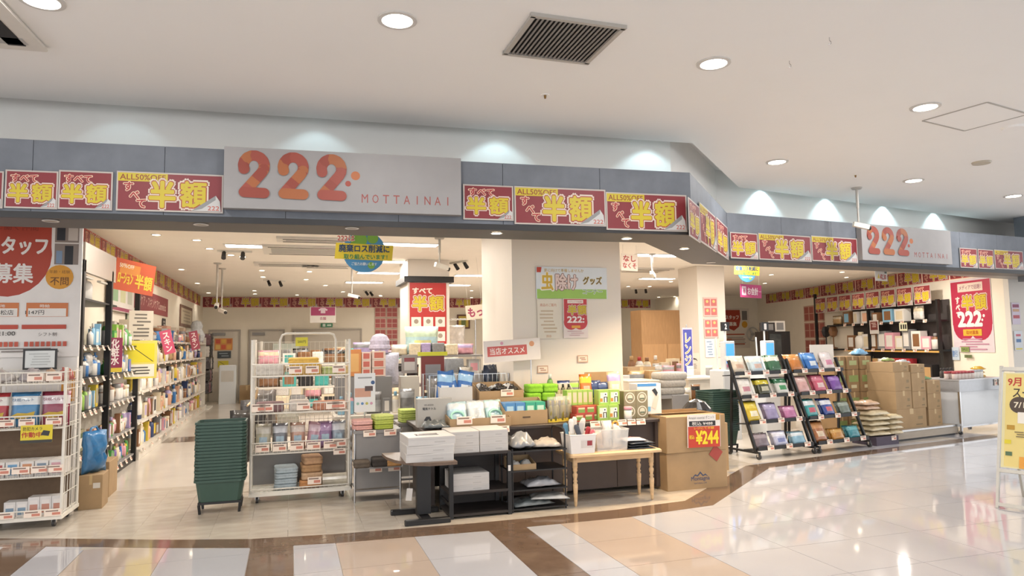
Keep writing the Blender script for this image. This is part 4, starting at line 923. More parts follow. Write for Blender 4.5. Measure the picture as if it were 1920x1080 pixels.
for i, (x, c, c2) in enumerate([(-.24, 'red', 'white'), (-.01, '#3f7fae', '#dfe3e4'), (.22, '#8d2f48', '#e3d9dc')]):
    t = thing('cushion_pack', f'{["red", "blue", "maroon"][i]} zipped belt pack standing in the left wire rack', 'pack', (WLX+x, WLY+.10, .85), 0, 'belt packs on the left rack')
    link('bag', pouch_mesh(.225, .30, .07, c, c2, i, .08, False), t, (0, 0, 0), (-.12, 0, 0))
    pr, pml, le, lml = print_geo([('t', '快眠ベルト', 0, .235, .16, .028, '#3b5f86' if i == 1 else '#7a3048', .01), ('p', [(-.09, .10), (-.04, .125), (.03, .12), (.09, .135), (.08, .09), (.0, .075), (-.06, .08)], '#c5a63c')], -.045)
    pr.build('print', pml, t); le.build('lettering', lml, t)
BC = ['#8fb39a', '#b05a5a', '#6f9cc0', '#c98f6a', '#7f8f9f', '#cfa0a8']
for i in range(6):
    put('flat_box', box_mesh(.10, .24, .13, '#d9d4cf', BC[i]), f'white flat box with coloured stripe on the third left rack tier, {ordw(i)} from the left', 'box', (WLX-.27+i*.107, WLY+.13, .436), 0, 'striped boxes on the left rack')
for i in range(5): put('mask_box', box_mesh(.085, .12, .13 if i < 2 else .16, '#d7d3d0', '#7f97ab' if i < 2 else '#c08a78', '#e3ddd8'), f'boxed pack on the left rack bottom tier, {ordw(i)} from the left', 'box', (WLX-.08+i*.088, WLY+.12, .092), 0, 'boxed packs on the left rack')
for i, (x, c, s) in enumerate([(-.22, '#b9b2ae', .24), (.0, '#a7a0a2', .2), (.14, '#c6a890', .13), (.25, '#b5655c', .1)]):
    put('bagged_trinket', pouch_mesh(s, .2, .13, c, '#d9d3cf', i, .5, True), f'{["large grey", "grey", "tan", "red"][i]} bag of trinkets in the left rack top basket', 'bag', (WLX+x, WLY+.2, 1.226), .3*i, 'bags in the left top basket')
panel('framed_card', 'black framed white card standing behind the left rack', 'frame', (WLX+.0, WLY+.41, 1.43), 0, .27, .19, '#2c2b2c', [('r', 0, 0, .235, .155, '#d7dad8')]+scribble(0, 0, .2, .12, 5, '#b9bcba'), .012)
# --- partition with the staff poster
t = thing('partition_panel', 'tall white partition panel at the left edge behind the wire rack', 'partition', (-2.75, 7.62, 0))
MB().box(-1.2, .83, -.03, .03, 0, 2.995).build('panel', mat('white_laminate', '#e3dfda', .35, noise=.01, nscale=3), t)
MB().box(-1.2, .83, -.045, -.03, 2.90, 2.93).build('top_rail', CHROME, t)
w, h = .84, 1.44
els = [('c', -.24, .30, .43, '#b34b34'), ('r', -.24, .64, .86, .28, '#e9e4de'), ('r', -.62, .3, .24, .9, '#e9e4de')] if False else [('p', [(-.41, .62), (.16, .62)]+[(-.2+.37*math.cos(a), .24+.40*math.sin(a)) for a in [.2, 0, -.25, -.5, -.75, -1.0, -1.25, -1.5, -1.8, -2.1]]+[(-.41, -.10)], '#b0432e')]
els += [('t', '一緒に働く仲間', -.2, .5, .5, .07, '#8c3424', .01), ('t', 'スタッフ', -.12, .32, .50, .16, '#efe9e3', .035), ('t', '募集', -.14, .06, .32, .18, '#efe9e3', .025),
        ('r', .29, .36, .20, .42, '#8d8078'), ('r', .24, .46, .07, .16, '#2f3138'), ('r', .34, .45, .08, .14, '#c9bfb5'), ('r', .31, .24, .07, .18, '#2b2b30'), ('r', .23, .22, .05, .12, '#7f95b0'), ('r', .29, .355, .20, .012, '#e3ddd6'),
        ('c', .24, .03, .115, '#dc9a2c'), ('t', '年齢・経験', .24, .08, .17, .032, '#8a5a20'), ('t', '不問', .24, -.01, .15, .075, '#6d4318', .015),
        ('r', -.24, -.28, .32, .13, '#cf7a44'), ('r', -.24, -.305, .30, .075, '#e9e3dc'), ('t', '222浜松店', -.24, -.305, .24, .045, '#3d3835', .01), ('t', '勤務地', -.24, -.245, .1, .03, '#efe6dc', .01),
        ('r', .15, -.28, .34, .13, '#cf7a44'), ('r', .15, -.305, .31, .075, '#e9e3dc'), ('t', '時給', .13, -.245, .08, .03, '#efe6dc', .01), ('t', '1147円', .05, -.305, .15, .04, '#3d3835', .008),
        ('r', -.24, -.44, .32, .04, '#bf4a34'), ('r', .13, -.44, .36, .04, '#bf4a34'), ('t', '10:00-21:00', -.25, -.5, .3, .038, '#3d3835', .008), ('t', 'シフト制', .16, -.51, .15, .035, '#5d5450')]
for i in range(8): els.append(('r', -.38+i*.042, -.60, .03, .045, '#c2553e')); els.append(('r', -.01+i*.045, -.60, .03, .045, '#c2553e'))
els += scribble(-.03, -.655, .7, .05, 2, '#7d746e')
p0, p1 = at_y(155, 560, 7.58), at_y(0, 560, 7.58)
panel('staff_poster', 'large staff recruitment poster with a red shield on the left partition', 'poster', (-2.325, 7.574, 2.17), 0, w, h, '#ebe6e1', els, .004)
panel('orange_card', 'orange printed card beside the left wire rack', 'sign', (-1.985, 7.578, 1.17), 0, .11, .28, '#d99a3c', scribble(0, -.05, .08, .12, 4, '#b36a2a'), .004)
# ================================================================ left wall shelving
LW = (-2.0, 8.0, 0); LR = PI/2        # local x runs into the shop along the wall, local -y faces the aisle
def lw(x, y, z): return l2w(LW, LR, (x, y, z))
t = thing('black_shelf_unit', 'tall black shelving unit with white header along the left wall', 'shelf', LW, LR)
L1 = [.11, .46, .88, 1.22, 1.56]
for x in (.0, 1.16, 2.74):
    MB().box(x-.03, x+.03, -.02, .04, 0, 2.42 if x < 2 else 2.35).build('post', BLACK, t)
    MB().box(x-.02, x+.02, .34, .38, 0, 2.35).build('rear_post', BLACK, t)
for k, z in enumerate(L1):
    MB().box(.03, 1.13, .0, .36, z-.02, z).build('shelf', BLACK, t); MB().box(1.19, 2.71, .0, .36, z-.02, z).build('shelf', BLACK if k > 2 else GREYM, t)
    R = random.Random(k)
    for i in range(10): price_tag(t, (.12+i*.26+R.uniform(-.05, .05), -.012, z-.03), 0, .085, .06, -.4)
MB().box(.03, 1.5, .0, .36, 2.02, 2.04).build('shelf', BLACK, t)
MB().box(-.02, 1.30, -.02, .02, 2.30, 2.60).build('header', mat('header_white', '#b5aaa0', .35, noise=.02), t)
MB().box(.03, 1.13, .35, .37, .1, 2.3).build('back_panel', mat('dark_back', '#46403f', .6, noise=.08), t)
MB().box(.0, 2.76, .0, .38, 0, .085).build('kick_base', BLACK, t)
for x in (.2, .8): MB().box(x, x+.3, .02, .06, 2.26, 2.28).build('light_strip', WIREW, t)
put('stacked_cups', MB().lathe([(.09, 0), (.10, .08), (.11, .2), (.12, .38), (.06, .40), (.01, .41)], n=14).mesh('c'), 'tall stack of grey lidded tubs wrapped on the black unit', 'tubs', lw(.35, .18, 1.562)).data.materials.append(gloss('#a7a39c'))
put('water_jug', bottle_mesh('bottle', .2, .30, 'white', 'cream'), 'white jug standing on the top shelf of the black unit', 'jug', lw(.8, .2, 2.042))
put('water_jug', bottle_mesh('jar', .18, .24, '#d9d0c6', 'white'), 'pale tub standing beside the jug on the black unit top shelf', 'tub', lw(.5, .2, 2.042))
GF = 'goods on the black shelving unit'
COL1 = ['white', 'white', 'cream', 'pink', 'grey', 'blue', 'green', 'lime', 'yellow', 'purple', 'silver']
fill(LW, LR, .62, 1.1, .04, 1.562, ['pump', 'bottle', 'box'], ['white', 'sky', 'grey'], .30, 'black unit top row', GF, 1, frm='from front')
fill(LW, LR, 1.22, 2.68, .04, 1.562, ['bottle', 'box', 'box', 'pump'], ['white', 'green', 'green', 'lime', 'blue', 'cream', 'pink'], .30, 'black unit top row', GF, 2, start=8, frm='from front', wr=(.08, .14))
fill(LW, LR, .06, 1.1, .04, 1.222, ['pump', 'pouch', 'bottle'], ['white', 'white', 'blue', 'silver'], .27, 'black unit second row', GF, 3, frm='from front', wr=(.09, .15))
fill(LW, LR, 1.22, 2.68, .04, 1.222, ['pump', 'bottle', 'box'], COL1, .26, 'black unit second row', GF, 4, start=14, frm='from front')
fill(LW, LR, .06, 1.1, .04, .882, ['bottle', 'box', 'pump'], ['yellow', 'lime', 'white', 'sky', 'grey'], .26, 'black unit third row', GF, 5, frm='from front')
fill(LW, LR, 1.22, 2.68, .04, .882, ['jar', 'pump', 'pouch', 'jar'], ['white', 'white', 'brown', 'brown', 'pink'], .28, 'black unit third row', GF, 6, start=14, frm='from front', wr=(.08, .15))
fill(LW, LR, .60, 1.1, .04, .462, ['box', 'bottle'], ['peach', 'green', 'red', 'white'], .22, 'black unit fourth row', GF, 7, frm='from front')
fill(LW, LR, 1.22, 2.68, .04, .462, ['bottle', 'pouch', 'jar', 'box'], ['white', 'lilac', 'brown', 'tan', 'pink', 'green'], .25, 'black unit fourth row', GF, 8, start=12, frm='from front')
fill(LW, LR, 1.22, 2.68, .04, .112, ['bottle', 'box', 'tube'], COL1, .25, 'black unit lowest row', GF, 9, frm='from front')
put('crate', box_mesh(.34, .30, .22, '#8f8a6a', '#e0dccf', '#46603f'), 'olive carton with a mountain mark in the lower black unit', 'box', lw(.30, .2, .462), LR)
# cartons on the floor at its foot
def carton(label, loc, w, d, h, rotz=0.0, name='cardboard_carton', m=CARD, tape=True, els=None, group=None):
    t = thing(name, label, 'box', loc, rotz, group)
    MB().cbox(-w/2, w/2, -d/2, d/2, 0, h, .004).build('body', m, t)
    if tape:
        b = MB(); b.box(-w*.06, w*.06, -d/2-.0012, -d/2+.001, h*.72, h+.0008); b.build('tape', mat('packing_tape', '#c4a97c', .35, noise=.03), t)
    if els:
        pr, pml, le, lml = print_geo(els, -d/2-.001)
        if pr.f: pr.build('print', pml, t)
        if le.f: le.build('lettering', lml, t)
    return t
carton('cardboard carton on the floor beside the left wire rack', (-1.80, 7.82, 0), .20, .30, .32, .05, els=[('r', .05, .22, .06, .05, '#d9d2c8')])
carton('taller cardboard carton at the foot of the black unit', (-1.86, 8.42, .0), .20, .40, .36, .02)
t = thing('blue_bag', 'blue crumpled plastic bag slumped over the carton by the left rack', 'bag', (-1.80, 7.80, .322), .9)
MB().pillow(.26, .40, .12, nx=9, ny=9, seed=4, crumple=.35).build('film', gloss('#3f7fb4'), t, smooth=True)
MB().tube([(-.06, 0, .38), (-.04, 0, .43), (.02, .01, .44), (.05, 0, .38)], .012, 6).build('tied_end', gloss('#3f7fb4'), t)
# white gondola further in
GW = (-2.0, 10.82, 0)
t = thing('white_gondola', 'long white wall shelving of toiletries receding along the left wall', 'shelf', GW, LR)
GL = 8.0; L2 = [.14, .50, .92, 1.30, 1.64]
WSH = mat('white_shelf', '#ddd6ca', .4, noise=.02)
for k, z in enumerate(L2):
    for i in range(6): MB().box(i*GL/6+.004, (i+1)*GL/6-.004, -.02 if k else -.06, .36, z-.03, z).build('shelf', WSH, t)
    for i in range(12): price_tag(t, (.2+i*.6, -.03 if k else -.07, z-.02), 0, .09, .055, -.3)
for i in range(7): MB().box(i*GL/6-.015, i*GL/6+.015, .30, .36, 0, 1.9).build('upright', WSH, t)
MB().box(0, GL, .36, .375, 0, 1.9).build('back_panel', WSH, t); MB().box(0, GL, -.04, .36, 0, .11).build('kick_base', WSH, t)
MB().box(GL, GL+.03, -.02, .37, 0, 1.78).build('end_panel', WSH, t)
GG = 'toiletries on the white wall shelving'
C2 = ['white', 'white', 'cream', 'cream', 'peach', 'peach', 'pink', 'blue', 'tan', 'grey', 'silver', 'lilac', 'black', 'navy', 'yellow', 'brown', 'white', 'brown']
for k, z in enumerate(L2):
    fill(GW, LR, .05, GL-.1, .02, z+.001, ['bottle', 'box', 'pouch', 'tube', 'jar', 'box', 'pump', 'pouch'], C2, [.30, .36, .32, .30, .24][k], f'{["lowest", "fourth", "third", "second", "top"][k]} white wall shelf', GG, 20+k, gap=.05, wr=(.09, .18), frm='from front', dmax=.26)
fill(GW, LR, 5.6, 7.9, .0, L2[4]+.27, ['box'], ['cream', 'tan', 'pink'], .2, 'x', GG, 40, gap=.1) if False else None
# black handbags and tights hanging at the gondola end
for i in range(20):
    R = random.Random(100+i); c = R.choice(['#2a2829', '#37343a', '#4a4443', '#b9b2ab', '#6a4a50'])
    put('hanging_pouch', pouch_mesh(.26, .30, .09, c, c, i % 3, .35), f'{"pale" if c == "#b9b2ab" else "dark"} pouch hanging on the gondola end, row {["one", "two", "three", "four", "five"][i//4]} from below, {ordw(i % 4)}', 'pouch', (-2.0+.02*(i % 3), 18.97+.2*(i % 4), .38+.30*(i//4)), .9, 'pouches hanging at the gondola end')
t = thing('hook_stand', 'slim wire stand carrying dark pouches at the gondola end', 'stand', (-2.2, 19.3, 0))
for y in (-.4, .6): MB().cyl((0, y, 0), (0, y, 1.95), .015).build('upright', WIREW, t)
for k in range(6):
    MB().wire((0, -.4, .36+.3*k), (0, .6, .36+.3*k), .008).build('rail', WIREW, t)
MB().box(-.1, .3, -.42, .62, 0, .03).build('foot', WIREW, t)
put('white_soft_toy', MB().lathe([(.02, 0), (.16, .06), (.19, .2), (.12, .34), (.14, .42), (.1, .52), (.01, .55)], n=14).mesh('t'), 'white soft toy sitting on the gondola top at its far end', 'toy', (-2.15, 18.4, 1.641)).data.materials.append(cloth('#cfd0d2'))
# signs along this wall
def lpanel(name, label, x0, x1, y0, y1, X, base, els_f, tilt=0.0, cat='sign', rz=PI/2, t=.008):
    a, b = at_x(x0, (y0+y1)/2, X), at_x(x1, (y0+y1)/2, X); m = (a+b)/2; zt, zb = at_x((x0+x1)/2, y0, X).z, at_x((x0+x1)/2, y1, X).z
    w, h = abs(b.y-a.y), zt-zb
    return panel(name, label, cat, (X, m.y, (zt+zb)/2), rz, w, h, base, els_f(w, h), t, roll=tilt)
panel('orange_banner', 'tilted orange banner with yellow characters above the black unit', 'banner', (-1.90, 9.95, 2.43), PI/2-.75, .56, .40, '#cf5a30', [('r', -.08, .08, .28, .13, '#e3903c'), ('t', '50％OFF', -.13, .12, .2, .055, '#efe3cf', .02), ('t', 'ﾛｰｼｮﾝ', -.13, -.04, .2, .14, '#ecca38', .03), ('t', '半額', .13, -.05, .24, .18, '#ecca38', .035)], .004, roll=.12)
lpanel('picture_board', 'white board with product pictures behind the orange banner', 206, 251, 530, 585, -2.33, '#dcd6cf', lambda w, h: [('r', -.3*w, .05, .2*w, .6*h, '#8fb08a'), ('r', 0, .05, .22*w, .6*h, '#c9c9a0'), ('r', .3*w, .05, .2*w, .6*h, '#b7b9a9'), ('r', 0, -.42*h, w, .12*h, '#93405c')])
panel('category_tag', 'vertical maroon tag reading lotion on the black unit post', 'sign', (-1.965, 9.30, 1.45), PI/2-.9, .17, .40, '#8c2f50', [('t', '化\n粧\n水', 0, .03, .09, .30, '#e9dfd9', .03), ('r', 0, -.18, .17, .05, '#d8bf3c')], .006)
panel('yellow_notice', 'yellow notice with a black slash hung on the rear post', 'sign', (-1.95, 10.73, 1.37), PI/2-1.0, .43, .52, '#ddd066', [('r', 0, .09, .36, .26, '#dfd02c'), ('p', [(-.17, .21), (-.155, .21), (.17, -.03), (.155, -.03)], '#33312a'), ('r', 0, -.15, .36, .17, '#e4e0cf')]+scribble(0, -.15, .3, .12, 3, '#55524a'), .006)
panel('clear_notice', 'cream printed notice above the yellow one on the rear post', 'sign', (-1.955, 10.72, 1.84), PI/2-1.0, .32, .40, '#cdc3b2', scribble(0, 0, .26, .34, 7, '#6d665c', 3), .006)
lpanel('wall_banner', 'long maroon banner with white lettering on the left wall', 263, 320, 545, 575, -2.385, '#8f4048', lambda w, h: [('t', 'スキンケアCosmetics', 0, 0, w*.86, h*.4, '#d9b9b0', .01)]) if False else panel('wall_banner', 'long maroon banner with white lettering on the left wall', 'banner', (-2.385, 13.9, 2.34), PI/2, 3.6, .36, '#94444c', [('t', 'ヘアケア・スキンケアCosmetics', .1, 0, 2.9, .17, '#dcbcb2', .02)], .008)
panel('wall_frame', 'brown framed board on the left wall near the back', 'frame', (-2.385, 18.4, 2.28), PI/2, 2.0, .5, '#7a5a4c', [('r', 0, 0, 1.8, .36, '#c9bca4')]+scribble(0, 0, 1.6, .3, 4, '#a2937c'), .02)
for i, (y, z, a) in enumerate([(12.3, 1.62, -.25), (15.6, 1.68, -.2)]):
    panel('flag_sign', ['pink', 'dark pink'][i]+' slanted flag sign sticking out of the white shelving, '+['nearer', 'farther'][i]+' one', 'sign', (-1.86, y, z), PI/2-1.15, .17, .38, ['#c04a68', '#9c3c50'][i], [('t', 'ス\nキ\nン', 0, 0, .09, .30, '#ecdcd8', .03)], .006, roll=a)
panel('picture_board', 'green landscape picture leaning above the white shelving', 'picture', (-2.37, 12.3, 1.97), PI/2, .7, .40, '#c6cbb4', [('r', -.1, 0, .35, .26, '#8fa487'), ('r', .2, -.05, .15, .2, '#b9a98f')], .02)
panel('wall_notice', 'small black notice on the left wall above the shelving', 'sign', (-2.385, 15.3, 1.99), PI/2, .34, .25, '#3c3638', scribble(0, 0, .28, .18, 3, '#b9b2aa'), .01)
for i, (y, w, h, c) in enumerate([(11.35, .24, .30, '#d9cdb8'), (11.75, .3, .26, '#caa67c'), (12.7, .34, .30, '#6f7070'), (13.6, .3, .26, '#cfc5b4'), (14.5, .5, .3, '#d0a08a'), (15.6, .4, .3, '#dccfbd'), (16.6, .4, .32, '#c9b29a'), (17.5, .3, .28, '#d8d2ca')]):
    put('product_box', box_mesh(w, .16, h, c, 'white', '#b98a78'), f'{["cream", "tan", "dark grey", "beige", "salmon", "pale", "light brown", "whitish"][i]} box standing above the white shelving, {ordw(i)} from front', 'box', (-2.255, y, 1.92 if False else 1.641), LR, 'boxes above the white shelving')
# ================================================================ right front
RR = .13
def pouch_rack(label, loc, w, rotz, rows, which):
    t = thing('pouch_rack', label, 'rack', loc, rotz)
    TZ = [(.12, .02), (.44, .14), (.76, .26), (1.06, .37)]
    for x in (0, w):
        MB().obox((x, .22, .66), (.03, .035, 1.24), (-.36, 0, 0)).build('slanted_post', BLACK, t)
        MB().obox((x, .42, .56), (.025, .03, 1.06), (.06, 0, 0)).build('rear_post', BLACK, t)
        MB().box(x-.015, x+.015, -.06, .50, .07, .095).build('foot_rail', BLACK, t)
        for y in (-.04, .48): caster(t, x, y, .036)
    for k, (z, y) in enumerate(TZ):
        MB().add([(0, y-.05, z), (w, y-.05, z), (w, y+.20, z-.02), (0, y+.20, z-.02), (0, y-.05, z-.012), (w, y-.05, z-.012), (w, y+.20, z-.032), (0, y+.20, z-.032)], [(0, 1, 2, 3), (7, 6, 5, 4), (0, 4, 5, 1), (1, 5, 6, 2), (2, 6, 7, 3), (3, 7, 4, 0)]).build('shelf', BLACK, t)
        MB().box(0, w, y-.062, y-.05, z-.012, z+.035).build('front_lip', BLACK, t)
    for k, row in enumerate(rows):          # rows from the top
        z, y = TZ[3-k]; n = len(row); cw = w/max(n, 3)
        for i, (c, c2, c3, nm, hh) in enumerate(row):
            xx = (i+.5)*w/n; ww = min(.25, w/n*.86)
            for q in range(2):
                put('refill_pouch', pouch_mesh(ww, hh, .07, c, c2, (i+k+q) % 3, .10, False, c3), f'{nm} refill pouch, {"front" if q == 0 else "rear"} one, {["top", "second", "third", "bottom"][k]} tier, {which}', 'pouch', l2w(loc, rotz, (xx+.01*q, y+.02+.06*q, z)), (-.42, 0, rotz+.03*((i*3+k) % 3-1)), 'refill pouches on the pouch racks')
            price_tag(t, (xx+.04, y-.068, z+.015), 0, .11, .06, -.1)
    MB().box(.02, w-.02, .40, .41, .1, 1.05).build('mesh_back', mat('rack_back', '#3a3433', .6, noise=.1), t) if False else None
    return t
pouch_rack('black slanted rack of refill pouches on casters, left of the pair', (5.66, 7.66, 0), .97, RR, [
    [('#d8c8b0', '#e3d6c4', '#caa58c', 'cream', .26), ('#c6d4d8', '#e6e2da', '#d9b8a8', 'pale blue', .25), ('#3f6b4c', '#e8e2d2', None, 'white and green', .26)],
    [('#e6ddd2', '#efe8de', '#c98a94', 'white dotted', .27), ('#4a4a32', '#d9c43a', '#c9c2a8', 'black and yellow', .25), ('#e0ddd2', '#2f7048', '#4d9a62', 'green topped', .26)],
    [('#d4b62e', '#e3cb50', '#efe6c8', 'bright yellow', .29), ('#9c90b4', '#b3a8c8', None, 'large lilac', .25), ('#c77aa4', '#d79aba', None, 'small magenta', .19)],
    [('#7d7078', '#9c8f96', None, 'clear grey', .20), ('#bfc0d8', '#e0dfe8', '#7f88b8', 'white and violet', .21), ('#8fb8cc', '#d9e0e2', None, 'pale cyan', .18)]], 'left pouch rack')
pouch_rack('black slanted rack of refill pouches on casters, right of the pair', (6.70, 7.79, 0), 1.02, RR+.04, [
    [('#d07f36', '#dd9a58', None, 'orange', .26), ('#2f6fb8', '#5f95cf', '#dfe6ea', 'blue', .28), ('#e8d9d4', '#efe4e0', '#d98fa6', 'white pink-dotted', .30)],
    [('#d9a8a0', '#e3bcb2', None, 'salmon', .26), ('#cf5f74', '#dd8494', '#e9c9c4', 'rose', .27), ('#7e4fa0', '#a57cc0', None, 'purple', .25)],
    [('#3f9c9c', '#e2e6e4', '#c75a6a', 'teal and white', .27), ('#3a4f96', '#e3e2e6', '#d0606c', 'navy and white', .26), ('#6f7a6c', '#9fa79a', None, 'grey green', .20)],
    [('#a8683a', '#c98f5c', '#e0c8a8', 'copper', .30), ('#c78a3c', '#d4a560', None, 'amber', .17), ('#3f8a94', '#6fb0b4', None, 'sea green', .19)]], 'right pouch rack')
panel('rack_card', 'blank white card standing behind the right pouch rack', 'card', (7.42, 8.42, 1.30), RR, .48, .26, '#e0d6c8', [], .006)
# --- low platform with cartons and rice bags
P0 = (8.40, 8.14, 0)
t = thing('low_platform', 'low grey-beige platform under the stacked cartons at right', 'platform', P0, RR+.04)
MB().box(.0, 1.52, .0, .9, .03, .16).build('body', mat('platform_laminate', '#a79c8e', .4, noise=.08, nscale=4, stretch=(1, 1, 6)), t); MB().box(.0, 1.52, -.006, .0, .135, .16).build('edge_strip', CHROME, t); MB().box(.02, 1.5, .03, .88, 0, .03).build('plinth', BLACK, t)
cr = RR+.04
def pl(x, y, z): return l2w(P0, cr, (x, y, z))
def mark(w, h): return [('r', w*.28, h*.5, w*.16, h*.16, '#8a7550'), ('r', w*.24, h*.16, w*.22, h*.06, '#7d6a48')]
cs = [(.43, .16, .72, .48, .29, 'wide bottom'), (.27, .45, .38, .48, .27, 'second left'), (.27, .72, .38, .48, .28, 'third left'), (.27, 1.0, .38, .44, .15, 'topmost left'),
      (.645, .45, .34, .48, .25, 'second middle'), (.645, .70, .34, .48, .28, 'third middle'), (.645, .98, .34, .48, .13, 'topmost middle'),
      (1.03, .16, .34, .46, .25, 'bottom right'), (1.03, .41, .34, .46, .24, 'second right'), (1.03, .65, .34, .46, .20, 'third right')]
for x, z, w, d, h, nm in cs:
    carton(f'{nm} brown cardboard carton of the stack on the low platform', pl(x+.12, .33, z), w-.006, d, h-.002, cr, els=mark(w, h), group='cartons on the low platform')
carton('large plain brown carton at the left of the platform stack', pl(.21, .82, .16), .5, .42, .97, cr, tape=False)
for i in range(2): put('snack_pack', pouch_mesh(.2, .16, .08, ['#8fa05c', '#b8bcc0'][i], 'white', i, .3, True), f'{["green", "grey and white"][i]} pack lying on the platform cartons', 'pack', pl([.35, .72][i], .30, [1.153, 1.113][i]))
put('snack_pack', pouch_mesh(.2, .16, .07, '#6f9a6c', 'silver', 2, .3, True), 'green and silver pack lying on the right carton column', 'pack', pl(1.15, .25, .853))
t = thing('dark_crate', 'dark violet crate under the rice bags beside the pouch rack', 'crate', (8.02, 8.02, 0), RR)
MB().box(-.16, .30, -.05, .35, 0, .12).build('body', mat('dark_violet', '#4d4352', .5, noise=.06), t); price_tag(t, (.2, -.053, .09), 0, .1, .06, 0)
for c in range(2):
    for i in range(5-c):
        put('rice_bag', pouch_mesh(.46 if c == 0 else .30, .36, .13, '#d9c8a4', '#cdb890', i % 3, .12, True), f'cream rice bag in the {["left", "right"][c]} pile beside the cartons, {ordw(i)} from below', 'bag', l2w((8.02, 8.02, .12), RR, (.02+c*.34, .16, i*.072)), RR+.06*((i*5) % 3-1), 'cream rice bags')
for i in range(2): put('rice_bag', pouch_mesh(.34, .3, .115, '#d3b093', '#c99f86', i, .12, True), f'pinkish rice bag on the left rice pile, {["lower", "upper"][i]}', 'bag', l2w((8.02, 8.02, .12), RR, (-.04, .2, .365+i*.065)), RR, 'pinkish rice bags')
for i in range(9):
    carton(f'small carton with green print behind the rice bags, {ordw(i)} from the lower left', (7.98+.25*(i % 3), 8.86, .02+.34*(i//3)), .24, .3, .335, RR, m=CARD2, els=[('r', 0, .2, .2, .10, '#8a9a5c'), ('r', 0, .08, .12, .05, '#d2c6a0')], group='green-printed cartons')
put('low_pallet', MB().box(-.45, .45, -.2, .2, 0, .02).mesh('p'), 'thin dark board under the green-printed cartons', 'board', (8.23, 8.86, 0)).data.materials.append(BLACKBOARD)
for i in range(3): carton(f'small carton on the top tier behind the rice bags, {ordw(i)} from the left', (7.98+.25*i, 8.86, 1.04), .24, .3, .2, RR, m=CARD2, els=[('r', 0, .1, .16, .07, '#a9b07c')], group='green-printed cartons')
put('blue_pack', pouch_mesh(.26, .2, .14, '#7fb4dc', 'white', 2, .3, True), 'pale blue pack on the green-printed cartons', 'pack', (8.56, 8.92, 1.243))
# --- white counter cart
t = thing('counter_cart', 'white panelled counter cart on casters with grey top band', 'counter', (9.92, 8.33, 0), .19)
MB().box(0, 1.26, .02, .62, .12, .66).build('white_panel', mat('white_enamel', '#dfe2e4', .25, noise=.01), t); MB().box(-.01, 1.27, .0, .64, .66, .83).build('top_band', mat('steel_band', '#b3b5b8', .3, metal=.4, noise=.05), t)
MB().box(0, 1.26, .0, .02, .11, .135).build('lower_rail', CHROME, t); MB().box(-.02, 1.28, -.01, .65, .83, .85).build('counter_top', mat('steel_top', '#c4c4c6', .3, metal=.4, noise=.04), t)
for x in (.0, 1.26):
    MB().box(x-.015, x+.015, .0, .03, .06, .66).build('leg', CHROME, t)
    for y in (.03, .58): caster(t, x, y, .03)
price_tag(t, (1.13, -.012, .77), 0, .1, .1, 0); price_tag(t, (1.0, -.012, .77), 0, .08, .1, 0)
def cc(x, y, z): return l2w((9.92, 8.33, 0), .19, (x, y, z))
for i in range(12): put('jam_jar', bottle_mesh('jar', .085, .12, '#7a2630', '#b34a50', '#d9c9c0'), f'red jam jar on the white counter cart, {["front", "rear"][i//6]} row, {ordw(i % 6)} from left', 'jar', cc(.06+.095*(i % 6), .10+.12*(i//6), .85), 0, 'jam jars on the counter cart')
for i in range(3): put('jar_pack', bottle_mesh('jar', .09, .13, 'white', 'silver'), f'white jar right of the jam jars, {ordw(i)} from left', 'jar', cc(.66+.1*i, .14, .85), 0, 'white jars on the counter cart')
for i in range(6): put('yellow_pack', pouch_mesh(.18, .16, .07, '#d9a62c', '#e4c04c', i % 3, .25, True), f'yellow snack pack on the counter cart, {["bottom", "middle", "top"][i//2]} layer, {["left", "right"][i % 2]}', 'pack', cc(.92+.15*(i % 2), .2+.08*(i % 2), .85+.06*(i//2)), .3*i, 'yellow snack packs')
for i in range(4): put('small_bottle', bottle_mesh('spray', .07, .16, '#46403c', '#2f2c2c'), f'small dark bottle behind the jam jars, {ordw(i)} from left', 'bottle', cc(.32+.09*i, .45, .85), 0, 'dark bottles on the counter cart')
panel('stand_sign', 'white price sign on a thin stand beside the counter cart', 'sign', (10.99, 8.36, .70), .1, .25, .38, '#c9d2d6', [('r', -.03, .1, .1, .09, '#d39a84'), ('r', .08, .1, .08, .06, '#6d6f74'), ('t', '10kg', -.06, -.06, .08, .035, '#33363a', .02), ('t', '3%', .07, -.05, .06, .035, '#33363a', .02), ('r', 0, -.14, .2, .03, '#9aa6ac')], .012)
t = thing('sign_stand', 'thin chrome stand carrying the white price sign', 'stand', (10.99, 8.39, 0))
for x in (-.04, .04): MB().cyl((x, 0, 0), (x, .0, .52), .008).build('leg', CHROME, t)
MB().box(-.12, .12, -.1, .1, 0, .012).build('base', CHROME, t)
# --- A-frame sign at the right edge
A0 = Vector((5.965, 4.72, 0)); ad = -1.22
t = thing('a_frame_sign', 'silver A-frame menu sign with yellow poster cut by the right edge', 'sign', A0, ad)
SIL = mat('silver_frame', '#bdb9b0', .35, metal=.5, noise=.04)
W, Hh, ln = .62, 1.22, .34     # ln: how far the top leans back
def slant(z): return ln*z/Hh
SH_ = math.atan2(ln, Hh)
MB().obox((.0, slant(.61), .61), (.022, .03, 1.27), (-SH_, .0, 0)).build('side_rail', SIL, t)
MB().obox((W, slant(.61), .61), (.022, .03, 1.27), (-SH_, .0, 0)).build('side_rail', SIL, t)
for z, nm, hh in ((1.205, 'top_rail', .035), (.315, 'middle_rail', .03), (.03, 'bottom_rail', .03)): MB().obox((W/2, slant(z), z), (W, .028, hh), (-SH_, 0, 0)).build(nm, SIL, t)
for x in (0, W): MB().obox((x, ln*2-slant(.61), .61), (.02, .028, 1.26), (SH_, 0, 0)).build('rear_leg', SIL, t)
